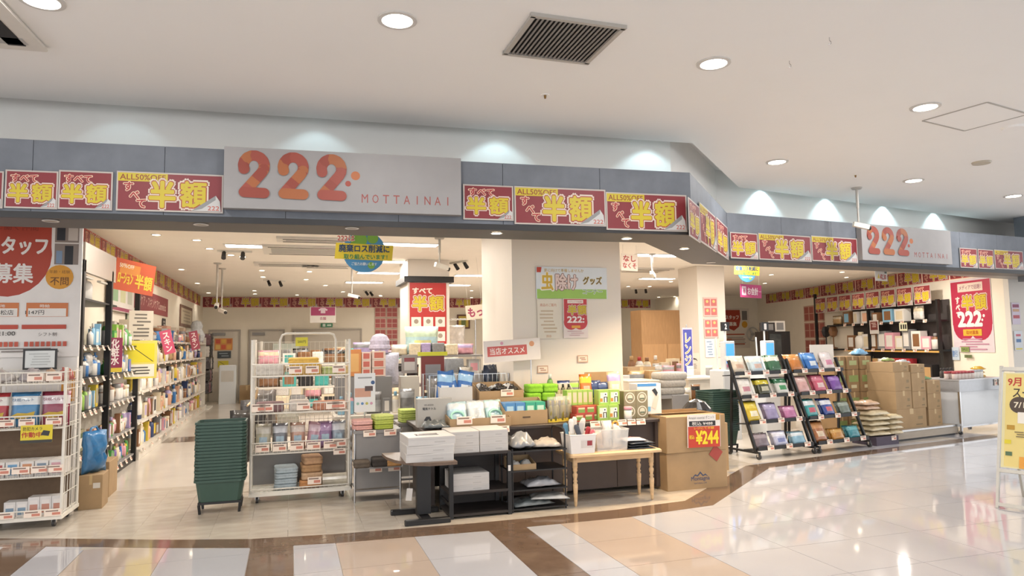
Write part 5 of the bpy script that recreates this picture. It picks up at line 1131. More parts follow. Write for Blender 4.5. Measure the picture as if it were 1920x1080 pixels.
MB().obox((W/2, ln*2-slant(.03), .03), (W, .025, .03), (SH_, 0, 0)).build('rear_rail', SIL, t)
for x in (0, W): MB().cyl((x-.012, slant(1.22), 1.215), (x+.012, slant(1.22), 1.215), .02).build('hinge', SIL, t)
po = link('poster', None, t, (W/2, slant(.76)-.012, .76), (-SH_, 0, 0))
pw, ph = W-.04, .86
panel_parts(po, pw, ph, '#d8cfa0', [('r', 0, 0, pw*.92, ph*.97, '#ddc97e'), ('t', '9月', -.2, .345, .10, .075, '#b3392c', .03), ('t', 'スープカレー', .0, .25, .42, .09, '#3b2e26', .02), ('c', -.16, .135, .075, '#4a3a30'), ('t', '7/1', -.16, .135, .08, .05, '#e3d8c0', .02), ('r', .05, .02, .44, .1, '#e6e0d4'), ('r', -.22, -.07, .06, .04, '#b38a2c'),
    ('r', .02, -.12, .16, .13, '#7d8288'), ('r', -.24, -.20, .05, .035, '#d8c72c'), ('r', .03, -.24, .18, .13, '#8c8a86'), ('r', -.23, -.305, .05, .035, '#4f6a4c'), ('r', -.03, -.375, .24, .10, '#dc9a3c'), ('t', '250円', -.05, -.36, .13, .05, '#b34a2c', .02)]+scribble(-.15, -.13, .09, .06, 3, '#7a6a4a')+scribble(.18, .0, .14, .1, 3, '#7a6a4a'), .006, bname='paper')
# ================================================================ shop interior
# --- pillars
def pillar(label, x0, x1, y0, y1, cap=True):
    t = thing('pillar', label, 'pillar', ((x0+x1)/2, (y0+y1)/2, 0))
    w, d = (x1-x0)/2, (y1-y0)/2
    MB().box(-w, w, -d, d, 0, Z_SHOP-.002).build('shaft', COLUMN_M, t)
    if cap: MB().box(-w-.07, w+.07, -d-.07, d+.07, 2.60, 2.70).build('black_trim', BLACK, t)
pillar('white pillar with black trim and red poster in the shop middle', 1.93, 2.66, 12.0, 12.9)
pillar('white pillar with red flyers left of the staff poster', 7.66, 8.28, 12.0, 12.7, False)
panel('pillar_poster', 'red half-price poster with picture squares on the black-trimmed pillar', 'poster', (2.28, 11.985, 2.04), 0, .64, 1.10, '#b5322f', [('t', 'すべて', -.1, .41, .34, .1, '#eadccb', .05)]+half(0, .19, .56, .26)+[('r', x, z, .17, .17, '#e6dcd0') for z in (-.13, -.38) for x in (-.21, 0, .21)]+[('c', x, z, .04, '#9c8c7c') for z in (-.12, -.37) for x in (-.21, 0, .21)], .008)
for i in range(2): panel('flyer_sheet', ['upper', 'lower'][i]+' sheet of pink flyers on the right pillar', 'poster', (7.93, 11.985, 2.18-i*.42), 0, .32, .38, '#d9b8ae', [('r', x, z, .13, .14, '#c9706c') for z in (.09, -.09) for x in (-.075, .075)]+[('c', x, z+.02, .03, '#e3c27c') for z in (.09, -.09) for x in (-.075, .075)], .006)
panel('pillar_notice', 'white notice sheet low on the right pillar', 'poster', (7.88, 11.985, 1.37), 0, .2, .36, '#dcdfe4', scribble(0, 0, .14, .3, 6, '#8fa4bc', 2), .006)
panel('pillar_notice', 'orange striped notice sheet low on the right pillar', 'poster', (8.13, 11.985, 1.37), 0, .18, .36, '#ddd2c4', scribble(0, .08, .14, .15, 3, '#d0925c', 4), .006)
# --- posters on the column
panel('column_banner', 'green and white insect repellent corner banner on the column', 'banner', (3.155, 7.588, 2.21), 0, .90, .37, '#dfe4e8', [('r', 0, -.13, .88, .11, '#9cc45c'), ('t', '虫', -.31, .015, .15, .21, '#f0ebe0', .08), ('t', '虫', -.31, .015, .14, .2, '#d8b23c', .035), ('t', '除け', -.07, .01, .27, .19, '#8c6a60', .075), ('t', '除け', -.07, .01, .27, .19, '#e9d3cc', .03), ('t', 'グッズ', .26, .03, .24, .09, '#c9b05a', .06), ('t', 'グッズ', .26, .03, .24, .09, '#5a4638', .01), ('t', 'コーナー', .26, -.10, .25, .06, '#e8efe0', .08), ('t', 'コーナー', .26, -.10, .25, .06, '#5f8a4a', .01), ('t', '夏に向けて準備しませんか', -.1, .145, .5, .04, '#c9a54c'), ('p', [(-.44, .12), (-.39, .12), (-.38, .18), (-.44, .18)], '#c0432e')], .006)
panel('column_notice', 'cream printed notice sheet at the left on the column', 'poster', (2.85, 7.588, 1.79), 0, .27, .46, '#e2d8c8', [('t', '商品のご案内', 0, .16, .2, .035, '#c98a6a', .01)]+scribble(0, -.03, .22, .28, 7, '#c9b49a', 5)+[('t', '222', 0, -.2, .06, .025, '#c98a5c')], .006)
panel('column_poster', 'red half-price 222 poster at the right on the column', 'poster', (3.19, 7.588, 1.80), 0, .31, .47, '#ded0cc', [('r', 0, .08, .29, .28, '#c03a40'), ('c', -.06, -.05, .09, '#c03a40'), ('c', .06, -.05, .09, '#c03a40'), ('r', 0, .19, .2, .04, '#eadfd6'), ('t', 'メディアで話題！', 0, .19, .18, .025, '#b05050')]+half(.02, .09, .24, .11)+[('t', '222:', 0, -.02, .21, .07, '#efe6e0', .04), ('r', 0, -.105, .11, .03, '#dfa03c')]+scribble(0, -.18, .24, .07, 3, '#c9a9a9', 6), .006)
for i, (x, z, w) in enumerate([(3.27, 1.32, .13), (2.77, 1.21, .13)]): panel('column_card', 'small framed price card on the column, '+['upper right', 'lower left'][i]+' one', 'sign', (x, 7.588, z), 0, w, .085, '#c9a58c', [('r', 0, 0, w*.85, .06, '#e6d9c6')]+scribble(0, 0, w*.7, .04, 2, '#a8705a', i), .004)
panel('recommend_sign', 'white sign with pink ribbon reading shop pick before the column', 'sign', (2.36, 7.44, 1.435), 0, .66, .24, '#e8dcd6', [('r', -.06, 0, .46, .11, '#cc5f5a'), ('t', '当店オススメ', -.06, 0, .40, .075, '#f0e4de', .02), ('c', .23, .06, .03, '#d99a72'), ('c', -.12, .085, .018, '#d99ab0')], .008, roll=-.05)
t = thing('sign_stand', 'thin stand holding the shop pick sign at the counter', 'stand', (2.36, 7.452, .931)); MB().cyl((.22, 0, 0), (.22, 0, .40), .006).build('rod', CHROME, t); MB().box(.16, .28, -.03, .008, -.03, .0).build('foot', CHROME, t)
panel('menu_card', 'white price list with black squares on the column left side', 'sign', (2.408, 8.2, 1.72), -PI/2+0.0, .5, .50, '#dfe2e6', [('r', -.14, z, .05, .04, '#3c3a3c') for z in (.15, 0, -.15)]+scribble(.05, 0, .2, .4, 4, '#8fb0cc', 3), .006) if False else None
# --- hanging globe signs
def globe_sign(label, loc, s, rz=0.0):
    r = thing('hanging_sign', label, 'sign', loc, rz); els = [('c', 0, 0, .30*s, '#4f93c4')]
    for x, z, q in [(-.08, .17, .12), (.12, .2, .08), (-.16, .06, .07), (.1, -.2, .05)]: els.append(('c', x*s, z*s, q*s, '#7db04a'))
    els += [('p', [(-.40*s, .12*s), (.42*s, .10*s), (.40*s, -.13*s), (-.42*s, -.11*s)], '#e0c93c'), ('t', '222は', -.26*s, .19*s, .24*s, .08*s, '#f0e8e0', .08), ('t', '222は', -.26*s, .19*s, .24*s, .08*s, '#b3443c', .02), ('t', '廃棄ロス削減に', .0, .045*s, .72*s, .11*s, '#2f4a6c', .03), ('t', '取り組んでいます！', .02*s, -.075*s, .62*s, .07*s, '#3f8a5a', .03), ('t', 'ご協力お願いします', .0, -.18*s, .36*s, .045*s, '#e3ecee', .02)]
    MB().cyl((0, -.005, 0), (0, .005, 0), .305*s, .305*s, 32).build('disc', ink('#5a9ac8'), r)
    pr, pml, le, lml = print_geo(els, -.006); pr.build('print', pml, r); le.build('lettering', lml, r)
    for x in (-.2*s, .2*s): MB().wire((x, 0, .25*s), (x, 0, Z_SHOP-loc[2]), .0015).build('string', WIREW, r)
p = at_y(683, 472, 8.2); globe_sign('round globe sign with yellow band hanging behind the large sign', (p.x, p.y, p.z), .80)
p = at_y(1400, 507, 9.4); globe_sign('smaller globe sign with yellow band hanging at the right', (p.x, p.y, p.z), .62, .1)
panel('checkout_sign', 'pink hanging checkout sign with white characters', 'sign', at_y(1408, 546, 9.5), .25, .50, .21, '#b93a74', [('r', -.17, 0, .10, .14, '#e6d3da'), ('t', '¥', -.17, 0, .06, .1, '#b93a74', .02), ('t', 'お会計', .04, 0, .25, .12, '#efe3e6', .03), ('r', .215, 0, .06, .012, '#e0a9c0')], .01, roll=.06)
p = at_y(1652, 515, 8.75); panel('hanging_price', 'white hanging price card below the right sign', 'sign', (p.x, p.y, p.z), .1, .27, .20, '#d9d2c8', [('r', 0, .07, .22, .025, '#8a8078'), ('p', [(-.09, -.06), (-.03, -.06), (-.06, .02)], '#dfc04a'), ('t', '¥2.30', .04, -.035, .13, .08, '#a8342c', .03), ('r', .10, .05, .05, .06, '#5f6a5c')], .004)
panel('clothing_sign', 'magenta and white clothing category sign on the far wall', 'sign', (.83, 19.2, 2.36), 0, .66, .42, '#e3dbd2', [('r', 0, .09, .62, .22, '#a82e62'), ('p', [(-.06, .04), (.06, .04), (.06, .12), (.1, .10), (.12, .14), (.05, .18), (-.05, .18), (-.12, .14), (-.1, .10), (-.06, .12)], '#e3cbd4'), ('t', '衣類', 0, -.10, .16, .08, '#a8506c', .02)], .01)
p = at_y(1178, 492, 9.6); panel('hanging_flag', 'white hanging sign with red handwriting right of the column', 'sign', (p.x+.02, p.y, p.z), .1, .30, .26, '#dccfc2', [('t', 'なし', .0, .06, .22, .09, '#a83c3c', .03), ('t', 'なくそ', .0, -.05, .24, .08, '#a83c3c', .03)], .004, roll=.1)
p = at_y(897, 585, 11.5); panel('hanging_flag', 'tilted white sign with red lettering beside the column', 'sign', (p.x-.05, p.y, p.z), 0, .34, .24, '#ddcdb8', [('t', 'もっ', 0, 0, .26, .15, '#9c3a58', .04)], .004, roll=-.35)
def hang(name, w):
    for o in [o for o in col.objects if o.get('category') and o.name.split('.')[0] == name and not o.get('hung')]:
        o['hung'] = 1; zt = Z_SHOP-o.location.z
        for s in (-1, 1): MB().wire((s*w*.4, 0, .05), (s*w*.4, 0, zt), .002).build('string', WIREW, o)
        del o['hung']; o.rotation_euler.y *= .3
hang('checkout_sign', .5); hang('clothing_sign', .66); hang('hanging_flag', .3); hang('hanging_price', .27)
# --- doors and signs on the back wall
DOORM = mat('door_paint', '#cfc6b8', .5, noise=.02)
for i, (x0, x1) in enumerate([(-2.18, -1.42), (-1.1, -.2), (.12, 2.04)]):
    r = sroot('door_%d' % (i+1), ((x0+x1)/2, 21.78, 0)); w = (x1-x0)/2
    MB().box(-w, w, -.02, .01, 0, 2.0).build('leaf', DOORM, r); b = MB(); b.box(-w-.05, -w, -.04, .01, 0, 2.05); b.box(w, w+.05, -.04, .01, 0, 2.05); b.box(-w, w, -.04, .01, 2.0, 2.05); b.build('frame', mat('door_frame', '#a9a095', .5, noise=.02), r)
    MB().box(w-.18, w-.06, -.05, -.02, .98, 1.02).build('door_handle', CHROME, r); MB().box(-w+.05, -w+.4, -.07, -.02, 1.88, 1.96).build('door_closer', GREYM, r)
panel('door_poster', 'orange printed poster on the far left door', 'poster', (-1.82, 21.74, 1.63), 0, .48, .34, '#cf8a4a', [('r', x, z, .12, .12, c) for x, z, c in [(-.15, .08, '#c0503c'), (0, .08, '#d9a84c'), (.15, .08, '#b9643c'), (-.15, -.08, '#dcb86a'), (0, -.08, '#c9573c'), (.15, -.08, '#d9a04c')]], .008)
panel('door_notice', 'dark notice under the orange poster on the far door', 'poster', (-1.8, 21.74, 1.33), 0, .36, .2, '#3c4248', scribble(0, 0, .3, .14, 2, '#8a939a'), .008)
panel('door_notice', 'yellow notice low on the far left door', 'poster', (-1.82, 21.74, 1.06), 0, .28, .19, '#cdbf3c', [('p', [(-.12, .08), (-.10, .08), (.12, -.08), (.10, -.08)], '#4a4528')], .008)
panel('exit_sign', 'green exit sign above the far double door', 'sign', (1.05, 21.74, 2.16), 0, .34, .12, '#3f8a62', [('r', -.08, 0, .08, .08, '#dfe9e0'), ('r', .07, 0, .12, .05, '#cfe0d4')], .02)
panel('exit_sign', 'green exit sign on the far right wall', 'sign', (11.85, 21.74, 2.12), 0, .34, .12, '#3f8a62', [('r', -.08, 0, .08, .08, '#dfe9e0'), ('r', .07, 0, .12, .05, '#cfe0d4')], .02)
r = sroot('door_4', (12.0, 21.78, 0)); MB().box(-.45, .25, -.02, .01, 0, 2.0).build('leaf', mat('pale_door', '#cfd2d2', .5, noise=.02), r); MB().box(-.5, -.45, -.04, .01, 0, 2.05).build('frame', MATS['door_frame'], r)
for i in range(4):
    for j in range(2): panel('flyer_sheet', f'sheet of red flyers on the back wall, row {["one", "two", "three", "four"][i]} from above, {["left", "right"][j]}', 'poster', (2.65+j*.36, 21.77, 2.55-i*.34), 0, .34, .32, '#c9a394', [('r', x, z, .14, .12, '#a8504c') for x in (-.08, .08) for z in (-.07, .07)], .006, 'flyer sheets on the back wall', key='fly')
# white fridge-like unit and boxes at the aisle end
t = thing('white_unit', 'slim white water unit standing at the far aisle end', 'appliance', (-1.62, 20.9, 0)); MB().cbox(-.22, .22, -.2, .2, 0, 1.05, .02).build('body', mat('white_enamel', '#dfe2e4', .25, noise=.01), t); MB().box(-.16, .16, -.206, -.2, .6, .9).build('front_panel', ink('#cfcac2'), t)
carton('brown carton on the floor right of the white water unit', (-1.12, 20.9, 0), .38, .36, .48, 0); carton('tall brown carton farther right at the aisle end', (-.55, 19.9, 0), .5, .4, .72, 0)
t = thing('pale_locker', 'pale green locker behind the white wire rack', 'locker', (-.1, 20.6, 0)); MB().cbox(-.35, .35, -.25, .25, 0, 1.62, .01).build('body', ink('#c9d0c4'), t); MB().box(-.30, .30, -.256, -.25, .1, 1.5).build('door', ink('#d5dbd0'), t); MB().box(.2, .23, -.27, -.256, .8, .95).build('handle', CHROME, t)
# --- bags hung left of the white rack
for i in range(3): put('hanging_bag', pouch_mesh(.30, .55, .10, ['#4a4745', '#5f5c5c', '#77706c'][i], ['#3a3837', '#55504f', '#6a6460'][i], i, .25), f'{["black", "dark grey", "grey"][i]} cloth bag hanging behind the green baskets', 'bag', (-.45+.08*i, 8.0+.35*i, .30+.08*i), .3)
t = thing('bag_rail', 'thin tan rail holding dark cloth bags behind the green baskets', 'rail', (-.42, 8.2, 0)); MB().cyl((-.1, .2, 0), (.08, .2, 1.05), .012).build('post', PINE, t); MB().cyl((.0, -.3, .9), (.1, .9, .98), .01).build('arm', PINE, t)
# --- goods between the wire rack and the column
t = thing('clearance_table', 'low white table of mixed goods behind the grey carts', 'table', (1.45, 8.9, 0)); MB().box(-.95, .98, -.45, .45, .66, .69).build('table_top', WSH, t)
for x in (-.9, .92):
    for y in (-.4, .4): MB().box(x-.02, x+.02, y-.02, y+.02, 0, .66).build('leg', WSH, t)
TZ_ = .69
def wp(name, label, cat, px0, py0, px1, py1, Y, me_f, z=None, rz=0.0):
    a, b = at_y(px0, py1, Y), at_y(px1, py0, Y); zz = a.z if z is None else z; return put(name, me_f(b.x-a.x, b.z-zz), label, cat, ((a.x+b.x)/2, Y, zz), rz)
panel('portrait_card', 'white standing card with faces and round icons on the grey cart', 'card', at_y(684, 736, 7.30), 0, .21, .39, '#dfe0e0', [('r', -.0, .15, .14, .015, '#9c9c9c'), ('r', -.02, .0, .16, .09, '#c99a84'), ('r', .04, .04, .08, .05, '#5a4a48'), ('c', .08, .1, .02, '#3f5a86')]+[('c', -.07+.045*i, -.11, .014, c) for i, c in enumerate(['#8ab0a0', '#5f86b8', '#b8b45c', '#c99ab0'])], .01)
for i, (x0, y0, x1, y1, c, c2, nm) in enumerate([(648, 655, 676, 705, '#d58a4c', '#e3b06c', 'orange'), (677, 660, 694, 705, '#e2c8b8', '#c86a5c', 'white and red'), (696, 658, 721, 705, '#e2cbbb', '#c8705c', 'pale pink')]):
    for k in range(3 if i else 1):
        hh = (y1-y0)/(3 if i else 1); wp('snack_box', f'{nm} box on the clearance table' + (f', {ordw(2-k)} from below' if i else ''), 'box', x0, y0+k*hh, x1, y0+(k+1)*hh, 9.0, lambda w, h: box_mesh(w, .2, h, c, c2)) 
put('display_riser', MB().box(-.32, .36, -.15, .15, 0, at_y(690, 705, 9.0).z-.695).mesh('r'), 'grey riser block under the snack boxes', 'riser', (.86, 8.98, TZ_)).data.materials.append(GREYM)
wp('quilt_bag', 'pale blue patterned quilt bag high before the red poster', 'bag', 759, 612, 822, 665, 10.2, lambda w, h: pouch_mesh(w, h, .2, '#b3d3d6', '#c9dcc0', 1, .1, False, '#d8d68c'))
t = thing('grey_shelf', 'tall grey open shelf behind the clearance table', 'shelf', (1.75, 10.2, 0))
for z in (.5, .95, 1.36): MB().box(-.9, .95, -.25, .25, z-.03, z).build('board', GREYM, t)
for x in (-.88, .93):
    for y in (-.23, .23): MB().box(x-.015, x+.015, y-.015, y+.015, 0, 1.36).build('post', CHROME, t)
wp('framed_board', 'dark framed board with yellow top beside the silver case', 'frame', 790, 667, 832, 725, 9.05, lambda w, h: box_mesh(w, .06, h, '#7c3a38', '#77777c', '#8a8a90'), TZ_)
put('yellow_topper', MB().box(-.19, .19, -.035, .035, 0, .05).mesh('y'), 'yellow and green strip on the dark framed board', 'strip', (at_y(811, 667, 9.05).x, 9.05, at_y(811, 667, 9.05).z)).data.materials.append(ink('#cfcf3c'))
wp('silver_case', 'grey hard suitcase standing right of the framed board', 'suitcase', 833, 672, 868, 735, 9.1, lambda w, h: fold_mesh(w, .24, h, '#8f9194', 1), TZ_)
wp('picture_card', 'grey card with two small pictures behind the clothes', 'card', 753, 665, 782, 700, 9.1, lambda w, h: box_mesh(w, .03, h, '#9a9490', '#c9c4c0', '#8c4a4c'), None)
put('card_block', MB().box(-.12, .12, -.1, .1, 0, .42).mesh('r'), 'pale block under the two-picture card', 'riser', (at_y(768, 700, 9.1).x, 9.16, TZ_)).data.materials.append(WSH)
fill((.55, 8.62, 0), 0, 0, 1.8, 0, TZ_+.001, ['pouch', 'box', 'pouch', 'bottle'], ['white', 'pink', 'grey', 'cream', 'peach', 'sky', 'silver'], .30, 'clearance table front row', 'goods on the clearance table', 61, wr=(.08, .13))
fill((.55, 8.76, 0), 0, 1.1, 1.85, .12, TZ_+.001, ['pouch', 'box'], ['white', 'cream', 'grey', 'black'], .34, 'clearance table second row', 'goods on the clearance table', 62, wr=(.09, .15))
fill((.85, 10.02, 0), 0, 0, 1.85, 0, 1.361, ['fold', 'pouch', 'fold'], ['pink', 'white', 'lilac', 'grey', 'cream'], .24, 'grey shelf top', 'goods on the grey shelf', 63, wr=(.14, .22))
fill((.85, 10.02, 0), 0, 0, 1.85, 0, .951, ['pouch', 'box', 'pump'], ['white', 'black', 'silver', 'pink', 'brown'], .36, 'grey shelf middle board', 'goods on the grey shelf', 64, wr=(.10, .16))
put('knit_hat', MB().lathe([(.13, 0), (.145, .02), (.14, .05), (.13, .07), (.13, .12), (.10, .18), (.05, .21), (.01, .215)], n=14).mesh('h'), 'pale lilac knitted hat on a head form behind the racks', 'hat', at_y(712, 656, 9.4)).data.materials.append(cloth('#b9b3c4'))
hz = at_y(712, 656, 9.4)
t = thing('clothes_form', 'pale lilac shirt on a display form under the knitted hat', 'garment', (hz.x, 9.4, 0))
MB().cyl((0, 0, 0), (0, 0, .02), .14, .14, 16).build('base', GREYM, t); MB().cyl((0, 0, .02), (0, 0, hz.z), .014, .014, 8).build('pole', CHROME, t)
MB().pillow(.44, .42, .18, c=(.03, -.05, hz.z-.46), nx=8, ny=8, seed=2, crumple=.15).build('shirt', cloth('#c3c3d2'), t, smooth=True)
# pale curtain-like garments and frame at the far middle
wp('white_garment', 'long white dress hanging near the column', 'garment', 838, 610, 872, 660, 13.2, lambda w, h: pouch_mesh(w, h, .2, '#dcd3ca', '#e3dbd3', 1, .15))
t = thing('garment_rail', 'chrome rail the white dress hangs on', 'rail', (at_y(855, 660, 13.2).x, 13.25, 0)); MB().cyl((-.4, 0, 0), (-.4, 0, 2.0), .015).build('post', CHROME, t); MB().cyl((.4, 0, 0), (.4, 0, 2.0), .015).build('post', CHROME, t); MB().cyl((-.4, 0, 2.0), (.4, 0, 2.0), .015).build('bar', CHROME, t)
panel('wall_picture', 'yellow picture in a brown frame on the far wall by the column', 'picture', at_y(869, 603, 21.74), 0, .42, .45, '#6a4434', [('r', 0, 0, .32, .35, '#c9b04c'), ('r', 0, -.05, .15, .2, '#6d7a3c')], .02)
# wire bin with clear packs and jeans left of the column
t = thing('wire_bin', 'chrome wire bin of wrapped clothes left of the column', 'bin', (1.95, 7.95, 0))
g_ = wire_grid(.95, .55, 18, 4, .003); g_.build('front_grid', CHROME, t, (0, -.2, .62), kind='stuff'); g_ = wire_grid(.95, .55, 18, 4, .003); g_.build('back_grid', CHROME, t, (0, .22, .62), kind='stuff')
MB().box(-.475, .475, -.2, .22, .60, .62).build('floor_plate', GREYM, t)
for x in (-.46, .46):
    for y in (-.19, .21): MB().cyl((x, y, 0), (x, y, 1.17), .01).build('post', CHROME, t)
for i, (x, c, h, nm) in enumerate([(-.36, '#8d8a88', .5, 'grey'), (-.18, '#b9b2a8', .55, 'pale'), (.0, '#c9c2b6', .62, 'cream'), (.14, '#b9b5b0', .58, 'white'), (.30, '#2f3a50', .64, 'dark denim')]):
    put('wrapped_clothing', pouch_mesh(.19, h, .16, c, c, i % 3, .3), f'{nm} wrapped clothing standing in the chrome wire bin', 'clothing', (1.95+x, 7.97, .621), .1*i, 'clothing in the wire bin')
# --- behind the column to the right
for i in range(3): carton(f'tall brown carton behind the column, {ordw(i)} from below', (6.02, 13.0, i*.62), .5, .5, .61, 0, group='tall cartons behind the column')
carton('brown carton with white label right of the tall cartons', (6.55, 12.6, .0), .62, .5, 1.02, .05, els=[('r', .0, .3, .4, .14, '#ded6c8')])
t = thing('wooden_cabinet', 'large pale wooden cabinet behind the blue flag', 'cabinet', (9.9, 16.8, 0)); MB().box(-1.1, 1.1, -.3, .3, 0, 2.35).build('body', mat('cabinet_wood', '#b98f62', .5, noise=.1, nscale=4, stretch=(6, 6, 1)), t)
for x in (-.73, 0, .73): MB().box(x-.355, x+.355, -.32, -.3, .05, 1.45).build('door', mat('cabinet_door', '#c79b6c', .5, noise=.08, nscale=4, stretch=(6, 6, 1)), t); MB().cyl((x+.28, -.34, .8), (x+.28, -.34, .95), .012).build('door_handle', CHROME, t)
panel('cabinet_board', 'yellow edged board leaning at the cabinet top', 'board', (10.6, 16.485, 2.0), 0, .5, .6, '#8f8a4c', [('r', 0, 0, .38, .46, '#cfcac0'), ('r', 0, .02, .2, .22, '#5a6a9c')], .02, roll=.15)
panel('blue_flag', 'narrow vertical blue flag sign reading register', 'flag', at_y(1290, 668, 10.6), 0, .20, .98, '#c9b9c4', [('r', 0, 0, .17, .92, '#4a4fa0'), ('t', 'レ\nン\nジ', 0, .12, .12, .55, '#efe6dc', .06), ('t', 'レ\nン\nジ', 0, .12, .12, .55, '#d99a5c', .01)], .008)
t = thing('flag_pole', 'thin pole carrying the blue flag sign', 'pole', (at_y(1290, 668, 10.6).x, 10.62, 0)); MB().cyl((0, 0, 0), (0, 0, 1.8), .01).build('rod', CHROME, t); MB().cyl((0, 0, 0), (0, 0, .03), .16, .14, 16).build('base', BLACK, t)
panel('arrow_sign', 'beige sign with black left-pointing arrow beyond the counter', 'sign', at_y(1301, 680, 11.0), 0, .23, .34, '#c9bfae', [('p', [(-.07, .07), (-.02, .11), (-.02, .09), (.05, .07), (.08, .02), (.04, .05), (-.02, .055), (-.02, .035)], '#33302e')]+scribble(0, -.06, .14, .1, 3, '#8a8074'), .008)
t = thing('arrow_stand', 'thin stand under the beige arrow sign', 'stand', (at_y(1301, 680, 11.0).x, 11.03, 0)); MB().cyl((0, 0, 0), (0, 0, 1.1), .012).build('rod', CHROME, t); MB().cyl((0, 0, 0), (0, 0, .02), .14, .14, 16).build('base', BLACK, t)
t = thing('stock_table', 'low wooden table of assorted goods beyond the corner cartons', 'table', (5.35, 9.55, 0)); MB().box(-.85, .55, -.45, .45, .60, .64).build('table_top', mat('stock_wood', '#a8895c', .5, noise=.1), t)
for x in (-.8, .5):
    for y in (-.4, .4): MB().box(x-.025, x+.025, y-.025, y+.025, 0, .60).build('leg', MATS['stock_wood'], t)
fill((4.55, 9.15, 0), 0, 0, 1.32, 0, .641, ['box', 'box', 'pouch', 'bottle'], ['cream', 'tan', 'grey', 'white', 'black', 'brown', 'yellow'], .26, 'wooden stock table front row', 'goods on the stock table', 71, wr=(.08, .16))
fill((4.55, 9.45, 0), 0, 0, 1.32, 0, .641, ['box', 'fold', 'box'], ['cream', 'grey', 'silver', 'tan', 'white', 'brown'], .38, 'wooden stock table middle row', 'goods on the stock table', 72, wr=(.12, .22))
fill((4.55, 9.72, 0), 0, 0, 1.32, 0, .641, ['fold', 'pouch', 'box'], ['white', 'grey', 'cream', 'tan', 'teal'], .46, 'wooden stock table rear row', 'goods on the stock table', 73, wr=(.14, .24))
t = thing('white_bin', 'white plastic bin right of the column', 'bin', (4.55, 8.75, 0)); MB().add([(-.19, -.2, 0), (.19, -.2, 0), (.19, .2, 0), (-.19, .2, 0), (-.23, -.24, .98), (.23, -.24, .98), (.23, .24, .98), (-.23, .24, .98)], [(0, 3, 2, 1), (4, 5, 6, 7), (0, 1, 5, 4), (1, 2, 6, 5), (2, 3, 7, 6), (3, 0, 4, 7)]).build('body', mat('cream_plastic', '#e3dac8', .4, noise=.02), t); MB().tube([(-.23, -.24, .98), (.23, -.24, .98), (.23, .24, .98), (-.23, .24, .98)], .012, 6, closed=True).build('rim', MATS['cream_plastic'], t)
for i in range(3): put('folded_blanket', fold_mesh(.42, .34, .10, ['#a9a49c', '#b7b0a6', '#c0b9ae'][i], 1), f'grey folded blanket pile behind the blue-white box, {ordw(i)} from below', 'blanket', (5.02+.02*i, 8.72, .78+i*.102), 0)
t = thing('blanket_stand', 'grey plinth under the folded blankets', 'plinth', (5.02, 8.72, 0)); MB().cbox(-.03, .24, -.18, .18, 0, .779, .01).build('body', GREYM, t); MB().box(-.19, -.03, -.18, .18, .73, .779).build('ledge', GREYM, t)
put('black_dome', MB().lathe([(.20, 0), (.20, .05), (.17, .16), (.10, .24), (.02, .27)], n=18).mesh('d'), 'black domed cover beyond the corner cartons', 'cover', (4.62, 7.35, .55)).data.materials.append(mat('black_gloss', '#262628', .2, noise=.05))
carton('low brown carton under the black domed cover', (4.62, 7.35, 0), .55, .42, .549, .05)
t = thing('card_stand', 'thin rod holding the standing portrait card on the cart', 'stand', (at_y(684, 736, 7.30).x, 7.315, .686)); MB().cyl((0, 0, 0), (0, 0, .30), .006).build('rod', CHROME, t); MB().box(-.05, .05, -.03, .03, 0, .006).build('foot', CHROME, t)
# --- self-checkout terminals
def kiosk(label, px, Y, num):
    p = at_y(px, 690, Y); t = thing('checkout_terminal', label, 'terminal', (p.x, Y, 0), .1)
    WE = mat('white_enamel', '#dfe2e4', .25, noise=.01)
    MB().cbox(-.16, .16, -.12, .22, 0, 1.06, .015).build('cabinet', WE, t)
    MB().cbox(-.10, .10, -.10, .02, 1.06, 1.50, .01).build('screen_housing', WE, t)
    s = MB().box(-.075, .075, -.104, -.10, 1.16, 1.46); s.build('screen', mat('lit_screen', '#3f86cf', .3, emit=1.0), t)
    MB().box(-.075, .075, -.105, -.1005, 1.10, 1.145).build('pink_strip', ink('#d27fa0'), t)
    MB().cyl((.06, .08, 1.06), (.06, .08, 1.70), .014).build('pole', WE, t); nb = MB().box(-.01, .13, .05, .09, 1.66, 1.80); nb.build('number_plate', BLACK, t)
    pr, pml, le, lml = print_geo([('t', num, .06, 1.73, .035, .08, '#e6e3e0', .05)], .049); le.build('number', lml, t)
    MB().cyl((-.08, .1, 1.06), (-.10, .1, 1.56), .012).build('scanner_arm', WE, t)
kiosk('white self-checkout terminal with blue screen, numbered two', 1362, 9.4, '2'); kiosk('white self-checkout terminal with blue screen, numbered one', 1437, 9.6, '1')
r = thing('checkout_counter', 'pale checkout counter behind the pouch racks', 'counter', (7.0, 10.2, 0), .1); MB().box(-1.0, 1.2, -.3, .3, 0, .90).build('body', WSH, r); MB().box(-1.05, 1.25, -.34, .34, .90, .93).build('counter_top', mat('counter_white', '#e0dace', .35, noise=.02), r)
put('orange_tray', box_mesh(.34, .2, .12, '#c9923c', '#b37a2c'), 'orange tray on the checkout counter', 'tray', (7.05, 10.1, .931))
for i in range(5): put('dispenser', bottle_mesh('jar', .12, .16, ['white', 'grey', 'white', 'cream', 'silver'][i], 'white'), f'pale dispenser on the checkout counter, {ordw(i)} from the left', 'dispenser', (6.35+.36*i+(.2 if i > 2 else 0), 10.25, .937))
t = thing('black_cabinet', 'black glass cabinet behind checkout terminal one', 'cabinet', (11.4, 14.6, 0)); MB().box(-.32, .32, -.25, .25, 0, 1.72).build('body', BLACK, t); MB().box(-.28, .05, -.26, -.25, .5, 1.66).build('glass_door', mat('smoked_glass', '#3c3f40', .1, noise=.05), t)
